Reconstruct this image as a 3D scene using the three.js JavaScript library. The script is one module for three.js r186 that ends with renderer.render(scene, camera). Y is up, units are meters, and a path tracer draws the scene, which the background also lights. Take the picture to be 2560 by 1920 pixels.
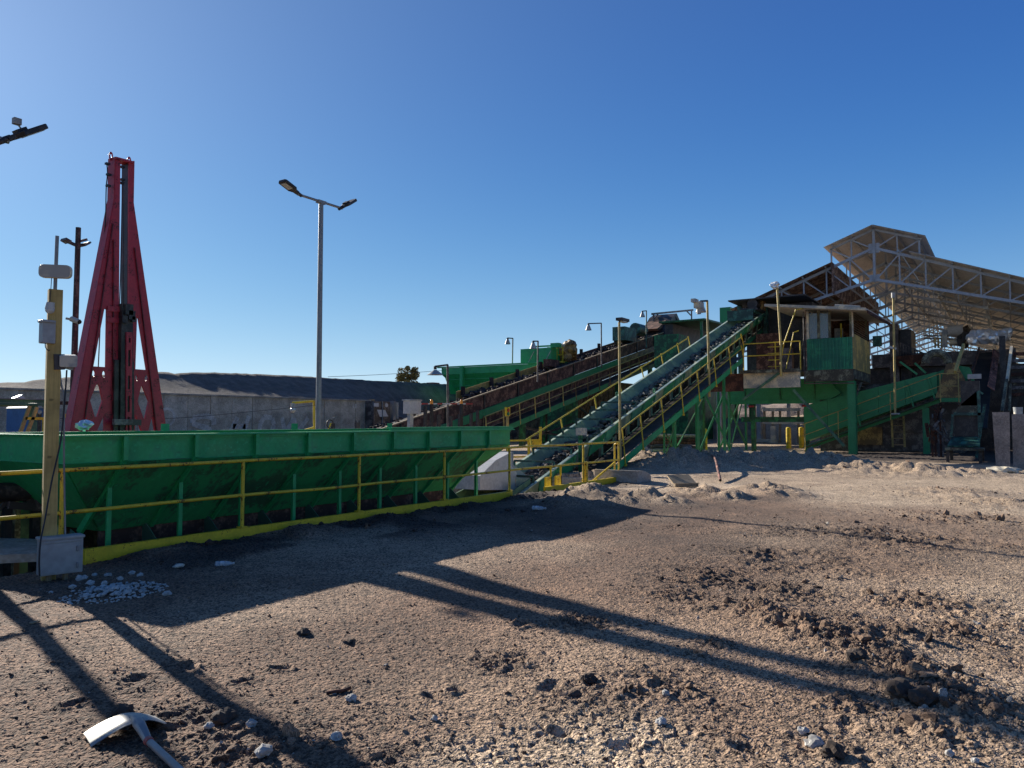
import * as THREE from 'three';
import { mergeVertices } from 'three/addons/utils/BufferGeometryUtils.js';

// ------------------------------------------------------------------ camera, sky, sun, exposure
// World: +x runs along the plant (hopper, conveyors, shed ridge), -z lies beyond the guard rail, y is up.
const EXPOSURE = 1.85, SUN_AZ = 75 * Math.PI / 180, SUN_EL = 21.5 * Math.PI / 180;
const CAM_H = 1.7, YAW = 33 * Math.PI / 180, PITCH = 2.83 * Math.PI / 180, FOCAL = 1922;   // focal length in photo pixels (2560 wide)
const renderer = new THREE.WebGLRenderer({ antialias: true });
renderer.toneMapping = THREE.LinearToneMapping;
renderer.toneMappingExposure = EXPOSURE;
renderer.shadowMap.enabled = true;
const scene = new THREE.Scene();
const camera = new THREE.PerspectiveCamera(2 * Math.atan(960 / FOCAL) * 180 / Math.PI, 4 / 3, 0.05, 4000);
const FWD = new THREE.Vector3(Math.cos(YAW), 0, -Math.sin(YAW)), RGT = new THREE.Vector3(Math.sin(YAW), 0, Math.cos(YAW)), UPY = new THREE.Vector3(0, 1, 0);
const LOOK = FWD.clone().multiplyScalar(Math.cos(PITCH)).addScaledVector(UPY, Math.sin(PITCH));
const CUP = UPY.clone().multiplyScalar(Math.cos(PITCH)).addScaledVector(FWD, -Math.sin(PITCH));
camera.position.set(0, CAM_H, 0);
camera.lookAt(camera.position.clone().add(LOOK));
const SUN = new THREE.Vector3(Math.cos(SUN_AZ) * Math.cos(SUN_EL), Math.sin(SUN_EL), -Math.sin(SUN_AZ) * Math.cos(SUN_EL));
{
  const W = 1024, H = 512, d = new Float32Array(W * H * 4), v = new THREE.Vector3();
  // clear air: deeper blue aloft, paler towards the horizon and towards the sun
  const K = [[0.022, 0.80, 5.5, 0.36, 20], [0.073, 0.84, 9, 0.44, 24], [0.224, 0.70, 21, 0.47, 24]];
  for (let j = 0; j < H; j++) for (let i = 0; i < W; i++) {
    const el = ((j + 0.5) / H - 0.5) * Math.PI, az = ((i + 0.5) / W - 0.5) * 2 * Math.PI;
    v.set(Math.cos(el) * Math.cos(az), Math.sin(el), Math.cos(el) * Math.sin(az));
    const e = Math.max(0, el * 180 / Math.PI), g = Math.acos(Math.min(1, Math.max(-1, v.dot(SUN)))) * 180 / Math.PI;
    for (let c = 0; c < 3; c++) d[(j * W + i) * 4 + c] = (K[c][0] + K[c][1] * Math.exp(-e / K[c][2]) + K[c][3] * Math.exp(-g / K[c][4])) / EXPOSURE;
    d[(j * W + i) * 4 + 3] = 1;
  }
  const t = new THREE.DataTexture(d, W, H, THREE.RGBAFormat, THREE.FloatType);
  t.mapping = THREE.EquirectangularReflectionMapping; t.magFilter = THREE.LinearFilter; t.needsUpdate = true;
  scene.background = t; scene.environment = t;
}
const sun = new THREE.DirectionalLight(new THREE.Color().setRGB(1.0, 0.93, 0.82), 5);
sun.position.copy(SUN).multiplyScalar(120).add(new THREE.Vector3(25, 0, -10)); sun.target.position.set(25, 0, -10);
sun.castShadow = true; sun.shadow.mapSize.set(4096, 4096);
Object.assign(sun.shadow.camera, { left: -70, right: 70, top: 50, bottom: -50, near: 1, far: 300 });
scene.add(sun, sun.target);

// ------------------------------------------------------------------ helpers
function ray(px, py) { return LOOK.clone().multiplyScalar(FOCAL).addScaledVector(RGT, px - 1280).addScaledVector(CUP, 960 - py); }
const hit = (ax) => (px, py, val) => { const r = ray(px, py), c = [0, CAM_H, 0], a = r.toArray(), t = (val - c[ax]) / a[ax]; return [a[0] * t, CAM_H + a[1] * t, a[2] * t]; };
const PX = hit(0), PY = hit(1), PZ = hit(2);      // photo pixel -> point on the plane x = v, y = v or z = v
let seed = 12345;
const rnd = () => { seed = (seed + 0x6D2B79F5) | 0; let t = Math.imul(seed ^ seed >>> 15, 1 | seed); t = t + Math.imul(t ^ t >>> 7, 61 | t) ^ t; return ((t ^ t >>> 14) >>> 0) / 4294967296; };
const rr = (a, b) => a + (b - a) * rnd();
const lerp = (a, b, t) => a + (b - a) * t, clamp = (x, a = 0, b = 1) => Math.min(b, Math.max(a, x)), sstep = (a, b, x) => { const t = clamp((x - a) / (b - a)); return t * t * (3 - 2 * t); };
function hash(i, j, s) { let h = Math.imul(i, 374761393) + Math.imul(j, 668265263) + Math.imul(s, 1274126177) | 0; h = Math.imul(h ^ h >>> 13, 1274126177); h ^= h >>> 16; return (h >>> 0) / 4294967295; }
function vn(x, y, s = 0, per = 0) {               // value noise -1..1, optional period
  let i = Math.floor(x), j = Math.floor(y); const fx = x - i, fy = y - j, u = fx * fx * fx * (fx * (fx * 6 - 15) + 10), v = fy * fy * fy * (fy * (fy * 6 - 15) + 10);
  let i1 = i + 1, j1 = j + 1; if (per) { i = ((i % per) + per) % per; j = ((j % per) + per) % per; i1 = (i + 1) % per; j1 = (j + 1) % per; }
  const a = hash(i, j, s), b = hash(i1, j, s), c = hash(i, j1, s), d = hash(i1, j1, s);
  return (a + (b - a) * u + (c - a) * v + (a - b - c + d) * u * v) * 2 - 1;
}
function fbm(x, y, oct, s = 0, per = 0, gain = 0.5) { let a = 1, t = 0, n = 0; for (let o = 0; o < oct; o++) { t += a * vn(x, y, s + o * 17, per); n += a; x *= 2; y *= 2; if (per) per *= 2; a *= gain; } return t / n; }

function tex(size, fn, srgb, rep) {
  const d = new Uint8Array(size * size * 4);
  for (let j = 0; j < size; j++) for (let i = 0; i < size; i++) { const c = fn(i / size, j / size); for (let k = 0; k < 3; k++) d[(j * size + i) * 4 + k] = clamp(c[k] ?? c[0]) * 255; d[(j * size + i) * 4 + 3] = 255; }
  const t = new THREE.DataTexture(d, size, size); t.wrapS = t.wrapT = THREE.RepeatWrapping; t.magFilter = THREE.LinearFilter; t.minFilter = THREE.LinearMipmapLinearFilter; t.generateMipmaps = true;
  if (srgb) t.colorSpace = THREE.SRGBColorSpace; t.repeat.set(rep, rep); t.needsUpdate = true; return t;
}
const again = (t, rx, ry = rx) => { const c = t.clone(); c.repeat.set(rx, ry); c.needsUpdate = true; return c; };
// paint: large grime patches, fine speckle, scuffs (linear multiplier stored as plain data)
const tGrime = tex(512, (u, v) => {
  const a = fbm(u * 5, v * 5, 5, 3, 5), b = fbm(u * 40, v * 40, 3, 9, 40), st = fbm(u * 24, v * 3, 4, 21, 0.0001 ? 3 : 3);
  let g = 0.86 + 0.10 * a + 0.07 * b - 0.16 * sstep(0.15, 0.6, a + 0.25 * b); g += 0.10 * sstep(0.30, 0.55, b) * sstep(0, 0.4, a); return [g, g * 0.985, g * 0.965];
}, true, 0.45);
const tScuff = tex(1024, (u, v) => { // worked paint: blotches, pale chips, thin scratches, brown dust
  const a = fbm(u * 6, v * 6, 5, 303, 6), b = fbm(u * 70, v * 70, 2, 309, 70), c = fbm(u * 24, v * 24, 3, 313, 24); let g = 0.88 + 0.11 * a + 0.05 * b; let r = [g, g, g];
  const d = sstep(0.18, 0.6, a + 0.35 * c) * 0.5; r = [lerp(r[0], 1.0, d * 0.9), lerp(r[1], 0.74, d), lerp(r[2], 0.85, d * 0.6)];
  const chip = sstep(0.56, 0.66, b + 0.25 * c); if (chip) r = [lerp(r[0], 1, chip), lerp(r[1], 0.95, chip), 1]; const sc = sstep(0.80, 0.9, Math.abs(vn(u * 14 + 3 * a, v * 190, 317, 0))) * sstep(0.2, 0.5, c) * 0.5; return [r[0] * (1 - sc * 0.3), r[1] * (1 - sc * 0.35), r[2] * (1 - sc * 0.3)];
}, true, 0.4);
const tMud = tex(1024, (u, v) => { // paint under splashed brown mud, with pale flecks
  const a = fbm(u * 5, v * 5, 5, 351, 5), b = fbm(u * 60, v * 60, 3, 357, 60), g = 0.88 + 0.1 * a + 0.05 * b, d = 0.85 * sstep(0.02, 0.42, a + 0.4 * b), f = sstep(0.5, 0.62, b); return [lerp(lerp(g, 1.0, d), 1, f), lerp(lerp(g, 0.52, d), 0.95, f), lerp(lerp(g, 0.62, d), 1, f)];
}, true, 0.33);
const tWorn = tex(512, (u, v) => { const a = fbm(u * 7, v * 7, 5, 331, 7), b = fbm(u * 60, v * 60, 3, 337, 60), g = 0.9 + 0.1 * a + 0.06 * b, w = sstep(0.42, 0.62, a * 0.7 + b * 0.7), d = 0.45 * sstep(0.1, 0.5, a - 0.2 * b); return [lerp(g * (1 - 0.2 * d), 0.42, w), lerp(g * (1 - 0.3 * d), 0.33, w), lerp(g * (1 - 0.2 * d), 0.30, w)]; }, true, 0.7);
const tDust = tex(512, (u, v) => {   // dust film in blotches over paint
  const a = fbm(u * 6, v * 6, 5, 31, 6), b = fbm(u * 48, v * 48, 3, 37, 48), m = sstep(-0.25, 0.5, a + 0.4 * b);
  return [lerp(0.72, 1.0, m), lerp(0.74, 0.97, m), lerp(0.76, 0.9, m)];
}, true, 0.35);
const tRust = tex(512, (u, v) => {
  const a = fbm(u * 7, v * 7, 5, 51, 7), b = fbm(u * 50, v * 50, 3, 57, 50), m = sstep(-0.3, 0.45, a + 0.5 * b);
  return [lerp(0.55, 1, m), lerp(0.5, 0.95, m), lerp(0.5, 0.92, m)];
}, true, 0.5);
const tRough = tex(256, (u, v) => { const a = 0.72 + 0.2 * fbm(u * 9, v * 9, 5, 71, 9); return [a]; }, false, 0.6);
const tConc = tex(512, (u, v) => { const a = fbm(u * 6, v * 6, 6, 81, 6), b = fbm(u * 64, v * 64, 2, 87, 64); const g = 0.8 + 0.17 * a + 0.12 * b; return [g, g * 0.985, g * 0.96]; }, true, 0.4);
const tFine = tex(256, (u, v) => { const a = 0.5 + 0.35 * fbm(u * 12, v * 12, 5, 91, 12, 0.7); return [a]; }, false, 1.2);
const tWood = tex(512, (u, v) => { const w = fbm(u * 30, v * 2, 4, 101, 2), k = fbm(u * 5, v * 5, 4, 107, 5); const g = 0.82 + 0.16 * w + 0.12 * k - 0.3 * sstep(0.6, 0.8, fbm(u * 9, v * 9, 2, 109, 9)); return [g, g * 0.97, g * 0.9]; }, true, 1.6);

const lin = (r, g, b) => new THREE.Color().setRGB(r, g, b);
function mat(c, o = {}) { return new THREE.MeshStandardMaterial({ color: lin(...c), roughness: 0.85, metalness: 0, ...o }); }
const paint = (c, o = {}) => mat(c, { map: tGrime, roughness: 0.5, bumpMap: tFine, bumpScale: 0.0012, ...o });
const M = {
  green: paint([0.034, 0.47, 0.145], { map: tScuff, roughnessMap: tRough, roughness: 0.75 }), greenMud: paint([0.042, 0.45, 0.14], { map: tMud, roughness: 0.85 }), greenPlant: paint([0.032, 0.32, 0.105], { map: tScuff }), greenDusty: paint([0.09, 0.38, 0.2], { map: tDust, roughness: 0.75 }), greenPale: paint([0.30, 0.38, 0.23], { map: tDust, roughness: 0.7 }),
  greenDeep: paint([0.02, 0.25, 0.075], { map: tRust }), greenOld: paint([0.11, 0.24, 0.16], { map: tDust, roughness: 0.85 }), greenGrey: paint([0.26, 0.29, 0.20], { map: tRust, roughness: 0.9 }),
  blueGreen: paint([0.025, 0.28, 0.145], { map: tDust }), teal: paint([0.05, 0.2, 0.15], { map: tRust }),
  yellow: paint([0.86, 0.62, 0.02], { map: tWorn }), yellowOld: paint([0.62, 0.46, 0.14], { map: tDust }), yellowRail: paint([0.84, 0.60, 0.03], { map: tWorn }), ochre: paint([0.42, 0.30, 0.10], { map: tRust }),
  red: paint([0.58, 0.03, 0.055], { map: tWorn }), redDark: paint([0.3, 0.015, 0.03], { map: tRust }), redPipe: paint([0.5, 0.03, 0.03]),
  black: paint([0.04, 0.037, 0.037], { map: tRust }), iron: paint([0.11, 0.095, 0.085], { map: tRust, roughness: 0.7 }), ironDark: paint([0.06, 0.054, 0.05], { map: tRust }), rubber: mat([0.028, 0.027, 0.028], { map: tDust, roughness: 0.9 }),
  brown: mat([0.27, 0.155, 0.105], { map: tRust, roughness: 0.92, bumpMap: tFine, bumpScale: 0.003 }), rust: mat([0.16, 0.07, 0.04], { map: tRust }), rustPink: mat([0.34, 0.17, 0.13], { map: tRust }),
  galv: paint([0.36, 0.37, 0.38], { metalness: 0.35, roughness: 0.5 }), steel: paint([0.30, 0.31, 0.32], { map: tDust, roughness: 0.6 }), steelDark: paint([0.2, 0.19, 0.18], { map: tRust }), truss: paint([0.52, 0.56, 0.60], { map: tGrime, roughness: 0.6 }), white: paint([0.72, 0.72, 0.70]), whiteOld: paint([0.55, 0.55, 0.53], { map: tDust }), cream: paint([0.72, 0.64, 0.5], { map: tDust }),
  boxGrey: paint([0.46, 0.48, 0.48], { roughness: 0.5 }), white: paint([0.72, 0.72, 0.70]), whiteOld: paint([0.55, 0.55, 0.53], { map: tDust }), cream: paint([0.72, 0.64, 0.5], { map: tDust }),
  conc: mat([0.52, 0.48, 0.42], { map: tConc, bumpMap: tFine, bumpScale: 0.004, roughness: 0.95 }), concDark: mat([0.68, 0.61, 0.50], { map: tConc, bumpMap: tFine, bumpScale: 0.004, roughness: 0.95 }),
  timber: mat([0.68, 0.51, 0.2], { map: tWood, bumpMap: again(tWood, 1.6), bumpScale: 0.003, roughness: 0.85 }), plank: mat([0.42, 0.33, 0.23], { map: tWood, roughness: 0.9 }),
  sheet: mat([0.80, 0.77, 0.72], { map: tGrime, roughness: 0.7 }), sheetBrown: mat([0.42, 0.32, 0.25], { map: tRust, roughness: 0.85 }),
  coal: mat([0.085, 0.07, 0.062], { map: tRust, roughness: 0.95, bumpMap: tFine, bumpScale: 0.01 }), rubble: mat([0.16, 0.165, 0.165], { map: tConc, roughness: 0.95 }), scrap: mat([0.20, 0.21, 0.205], { map: tRust, roughness: 0.75 }),
  blue: paint([0.05, 0.17, 0.42]), cable: mat([0.02, 0.02, 0.022], { roughness: 0.6 }), cableGrey: mat([0.2, 0.2, 0.2], { roughness: 0.6 }), lens: mat([0.5, 0.5, 0.47], { roughness: 0.25 }), amber: mat([0.8, 0.27, 0.01], { roughness: 0.35 }),
  alu: mat([0.46, 0.47, 0.48], { map: tDust, metalness: 0.45, roughness: 0.6 }), foil: mat([0.75, 0.75, 0.73], { metalness: 0.5, roughness: 0.3 }),
  wallGrey: mat([0.72, 0.65, 0.54], { map: tConc, roughness: 0.95 }), faded: mat([0.86, 0.82, 0.76], { map: tConc, roughness: 0.95 }), pile: mat([0.22, 0.185, 0.16], { map: tConc, roughness: 1, bumpMap: tFine, bumpScale: 0.03 }), mintSheen: paint([0.55, 0.66, 0.5], { map: tDust, roughness: 0.3 }),
  leafOlive: mat([0.13, 0.125, 0.04], { roughness: 0.8 }), leafGold: mat([0.34, 0.25, 0.07], { roughness: 0.8 }),
  concWarm: mat([0.42, 0.38, 0.36], { map: tConc, bumpMap: tFine, bumpScale: 0.004, roughness: 0.95 }), rubbleBank: mat([0.42, 0.33, 0.29], { map: tConc, roughness: 1, bumpMap: tFine, bumpScale: 0.05 }), clod: mat([0.10, 0.072, 0.055], { map: tConc, roughness: 0.97, bumpMap: tFine, bumpScale: 0.004 }), redBand: paint([0.55, 0.13, 0.11]),
  stone: mat([0.62, 0.61, 0.59], { map: tConc, roughness: 0.9 }), clear: new THREE.MeshPhysicalMaterial({ color: lin(0.92, 0.95, 0.97), roughness: 0.12, transmission: 0.75, thickness: 0, ior: 1.4 }),
  glass: new THREE.MeshPhysicalMaterial({ color: lin(0.6, 0.65, 0.66), roughness: 0.08, transmission: 0.8, thickness: 0 }), board: paint([0.75, 0.77, 0.8]),
};

// mesh builder: collects geometry in world metres, writes box-projected uv in metres
const _a = new THREE.Vector3(), _b = new THREE.Vector3(), _c = new THREE.Vector3();
const V = (p) => Array.isArray(p) ? new THREE.Vector3(...p) : p;
class MB {
  constructor() { this.p = []; this.n = []; this.u = null; }
  add(g, m4) {
    if (m4) g.applyMatrix4(m4);
    const q = g.index ? g.toNonIndexed() : g; if (!q.attributes.normal) q.computeVertexNormals();
    const P = q.attributes.position.array, N = q.attributes.normal.array; for (let i = 0; i < P.length; i++) { this.p.push(P[i]); this.n.push(N[i]); } return this;
  }
  tri(a, b, c) { a = V(a); b = V(b); c = V(c); const n = _a.subVectors(b, a).clone().cross(_b.subVectors(c, a)).normalize(); for (const q of [a, b, c]) { this.p.push(q.x, q.y, q.z); this.n.push(n.x, n.y, n.z); } return this; }
  quad(a, b, c, d) { return this.tri(a, b, c).tri(a, c, d); }
  hex(q) { // 8 corners: 0-3 bottom loop, 4-7 top loop
    return this.quad(q[3], q[2], q[1], q[0]).quad(q[4], q[5], q[6], q[7]).quad(q[0], q[1], q[5], q[4]).quad(q[1], q[2], q[6], q[5]).quad(q[2], q[3], q[7], q[6]).quad(q[3], q[0], q[4], q[7]);
  }
  box(x0, x1, y0, y1, z0, z1) { return this.add(new THREE.BoxGeometry(Math.abs(x1 - x0), Math.abs(y1 - y0), Math.abs(z1 - z0)).translate((x0 + x1) / 2, (y0 + y1) / 2, (z0 + z1) / 2)); }
  bar(a, b, w, h = w, up = UPY) {
    a = V(a); b = V(b); const d = b.clone().sub(a), L = d.length(); if (L < 1e-6) return this; d.divideScalar(L);
    let s = new THREE.Vector3().crossVectors(d, up); if (s.lengthSq() < 1e-6) s.crossVectors(d, new THREE.Vector3(1, 0, 0)); s.normalize(); const t = new THREE.Vector3().crossVectors(s, d);
    return this.add(new THREE.BoxGeometry(L, h, w), new THREE.Matrix4().makeBasis(d, t, s).setPosition(a.clone().add(b).multiplyScalar(0.5)));
  }
  tube(a, b, r, n = 8, r2 = r) {
    a = V(a); b = V(b); const d = b.clone().sub(a), L = d.length(); if (L < 1e-6) return this;
    return this.add(new THREE.CylinderGeometry(r2, r, L, n), new THREE.Matrix4().compose(a.clone().add(b).multiplyScalar(0.5), new THREE.Quaternion().setFromUnitVectors(UPY, d.divideScalar(L)), new THREE.Vector3(1, 1, 1)));
  }
  path(pts, r, n = 7, seg = 0) {
    const P = pts.map(V); if (seg) return this.add(new THREE.TubeGeometry(new THREE.CatmullRomCurve3(P), seg, r, n));
    for (let i = 0; i + 1 < P.length; i++) { this.tube(P[i], P[i + 1], r, n); if (i) this.add(new THREE.SphereGeometry(r, n, 5).translate(P[i].x, P[i].y, P[i].z)); } return this;
  }
  slab(a, b, c, d, t) { // quad with thickness t along its normal
    a = V(a); b = V(b); c = V(c); d = V(d); const n = b.clone().sub(a).cross(d.clone().sub(a)).normalize().multiplyScalar(t);
    return this.hex([a, b, c, d, a.clone().add(n), b.clone().add(n), c.clone().add(n), d.clone().add(n)]);
  }
  prism(pts, axis, w0, w1) { // polygon of [x,y] (axis z) or [z,y] (axis x), extruded from w0 to w1
    const s = new THREE.Shape(pts.map(p => new THREE.Vector2(p[0], p[1]))), g = new THREE.ExtrudeGeometry(s, { depth: Math.abs(w1 - w0), bevelEnabled: false });
    if (axis === 'z') g.translate(0, 0, Math.min(w0, w1)); else g.applyMatrix4(new THREE.Matrix4().makeBasis(new THREE.Vector3(0, 0, 1), UPY, new THREE.Vector3(-1, 0, 0)).setPosition(Math.max(w0, w1), 0, 0));
    g.computeVertexNormals(); return this.add(g);
  }
  ball(c, r, n = 10, sy = 1) { c = V(c); return this.add(new THREE.SphereGeometry(r, n, Math.max(4, n * 0.7 | 0)).scale(1, sy, 1).translate(c.x, c.y, c.z)); }
  lump(c, r, sd, det = 1, sc = [1, 1, 1]) { return this.add(lumpGeo(r, sd, det).scale(...sc).translate(...c)); }
  out(name, m, parent, extra) {
    const g = new THREE.BufferGeometry(), n = this.p.length / 3, uv = new Float32Array(n * 2), P = this.p, N = this.n;
    for (let i = 0; i < n; i += 3) { // one projection per triangle
      const k = i * 3, ax = Math.abs(N[k] + N[k + 3] + N[k + 6]), ay = Math.abs(N[k + 1] + N[k + 4] + N[k + 7]), az = Math.abs(N[k + 2] + N[k + 5] + N[k + 8]);
      const [q, r] = ax >= ay && ax >= az ? [2, 1] : ay >= az ? [0, 2] : [0, 1];
      for (let c = 0; c < 3; c++) { uv[(i + c) * 2] = P[k + c * 3 + q]; uv[(i + c) * 2 + 1] = P[k + c * 3 + r]; }
    }
    g.setAttribute('position', new THREE.Float32BufferAttribute(P, 3)); g.setAttribute('normal', new THREE.Float32BufferAttribute(N, 3)); g.setAttribute('uv', new THREE.BufferAttribute(uv, 2));
    const o = new THREE.Mesh(g, m); o.name = parent === scene || !parent ? numbered(name) : name; o.castShadow = o.receiveShadow = true; if (extra) Object.assign(o.userData, extra);
    (parent ?? scene).add(o); return o;
  }
}
function lumpGeo(r, sd, det) {
  let g = mergeVertices(new THREE.IcosahedronGeometry(1, det).deleteAttribute('uv').deleteAttribute('normal')); const p = g.attributes.position;
  for (let i = 0; i < p.count; i++) { const x = p.getX(i), y = p.getY(i), z = p.getZ(i), k = r * (1 + 0.35 * vn(x * 1.6 + sd, y * 1.6 + z * 2.3, sd) + 0.18 * vn(x * 4 + z * 3, y * 4 - sd, sd + 5)); p.setXYZ(i, x * k, y * k, z * k); }
  g = g.toNonIndexed(); g.computeVertexNormals(); return g;
}
const taken = {};
function numbered(name) { const k = taken[name] = (taken[name] ?? -1) + 1; return k ? `${name}_${String(k).padStart(3, '0')}` : name; }
const groups = [];
function thing(name, label, category, group) { const o = new THREE.Group(); o.name = numbered(name); o.userData = { label, category }; if (group) o.userData.group = group; scene.add(o); groups.push(o); return o; }
function part(parent, name, m, fn, extra) { const b = new MB(); fn(b); return b.out(name, m, parent, extra); }
function single(name, label, category, m, fn, group) { const t = part(scene, name, m, fn, { label, category }); if (group) t.userData.group = group; groups.push(t); return t; }
function struct(name, m, fn) { return part(scene, name, m, fn, { kind: 'structure' }); }
function settle() { // put every thing's origin at its base
  const bb = new THREE.Box3();
  for (const g of groups) { g.updateMatrixWorld(true); bb.setFromObject(g); if (bb.isEmpty()) continue; const c = bb.getCenter(new THREE.Vector3()); c.y = bb.min.y; g.traverse(o => { if (o.isMesh && !o.userData.placed) o.geometry.translate(-c.x, -c.y, -c.z); }); g.position.copy(c); }
}
function ribbed(b, o, du, dv, pitch, depth, nrm) { // trapezoidal sheet: origin, width vector, height vector, rib pitch, rib depth, outward normal
  o = V(o); du = V(du); dv = V(dv); nrm = V(nrm).clone().normalize(); const n = Math.max(1, Math.round(du.length() / pitch)), pr = [0, 0, 1, 1, 0], px = [0, 0.3, 0.45, 0.85, 1]; let prev = null;
  for (let i = 0; i < n; i++) for (let k = i ? 1 : 0; k < 5; k++) { const q = o.clone().addScaledVector(du, (i + px[k]) / n).addScaledVector(nrm, pr[k] * depth), t = q.clone().add(dv); if (prev) b.quad(prev[0], q, t, prev[1]); prev = [q, t]; }
}

// ------------------------------------------------------------------ ground
const PIT = [-2, 21.5, -16.2, -9.48];             // sunken strip that holds the hopper and the conveyor tail
const ridge = [[1880, 1530], [2000, 1580], [2120, 1625], [2230, 1680], [2330, 1740], [2420, 1790]].map(p => PY(...p, 0));
const churn = [[1450, 1560, 0.5], [1500, 1740, .5], [1620, 1725, .45], [1300, 1660, .4], [1760, 1445, .8], [2010, 1400, 1.4], [2200, 1345, 1.8], [2400, 1300, 1.6], [2330, 1520, .8], [2480, 1600, .8], [1700, 1500, .6], [1950, 1480, .8], [2080, 1890, .3], [2330, 1850, .35], [1790, 1850, .2], [1620, 1880, .14], [560, 1860, .5], [450, 1780, .35], [2180, 1580, .8], [2500, 1800, .5], [1000, 1880, .16], [1330, 1820, .14], [1780, 1620, .2], [2120, 1770, .25]].map(([a, b, r]) => [...PY(a, b, 0), r]);
const mounds = [ // photo pixel of the foot, radius (m), height (m)
  [1400, 1265, 0.8, .2], [1470, 1245, .9, .3], [1540, 1262, .6, .2], [1620, 1248, .7, .24], [1665, 1262, .5, .18], [1745, 1240, .8, .3], [1830, 1252, .6, .24], [1900, 1232, .9, .32], [1960, 1245, .6, .22],
  [1660, 1168, 1.8, .40], [1740, 1172, 1.8, .38], [1850, 1168, 2.0, .55], [1600, 1150, 2.2, .5], [1960, 1160, 2.6, .4], [2060, 1165, 2.6, .35], [2160, 1178, 2.2, .25], [2300, 1186, 1.6, .22], [2440, 1190, 1.2, .2], [1500, 1190, 1.2, .22], [2380, 1235, 1.6, .14], [2500, 1260, 1.2, .12],
].map(([a, b, r, h]) => { const p = PY(a, b, 0); return [p[0], p[2], r, h]; });
const prints = [[1230, 1660], [1290, 1650], [1375, 1720], [1480, 1715], [1640, 1720], [1080, 1735], [1140, 1715], [1560, 1865], [1400, 1830], [1880, 1880], [2120, 1820], [700, 1660], [610, 1690], [880, 1600], [2380, 1870], [1300, 1560], [1720, 1640], [470, 1660], [330, 1690], [180, 1750]].map(([a, b], i) => { const p = PY(a, b, 0); return [p[0], p[2], 0.07 + 0.04 * hash(i, 3, 7), 6.28 * hash(i, 5, 9)]; });
const cracked = [[1480, 1890, 0.75], [1230, 1900, 0.45], [1600, 1850, 0.4]].map(([a, b, r]) => { const p = PY(a, b, 0); return [p[0], p[2], r]; });
function crackEdge(x, z) { const c = 7.5, i0 = Math.floor(x * c), j0 = Math.floor(z * c); let d1 = 9, d2 = 9; for (let i = i0 - 1; i <= i0 + 1; i++) for (let j = j0 - 1; j <= j0 + 1; j++) { const d = Math.hypot(x * c - i - hash(i, j, 801), z * c - j - hash(i, j, 802)); if (d < d1) { d2 = d1; d1 = d; } else if (d < d2) d2 = d; } return d2 - d1; }
function segDist(x, z, P) { let best = 1e9, at = 0; for (let i = 0; i + 1 < P.length; i++) { const ax = P[i][0], az = P[i][2], bx = P[i + 1][0] - ax, bz = P[i + 1][2] - az, t = clamp(((x - ax) * bx + (z - az) * bz) / (bx * bx + bz * bz)), d = Math.hypot(x - ax - bx * t, z - az - bz * t); if (d < best) { best = d; at = i + t; } } return [best, at]; }
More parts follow.
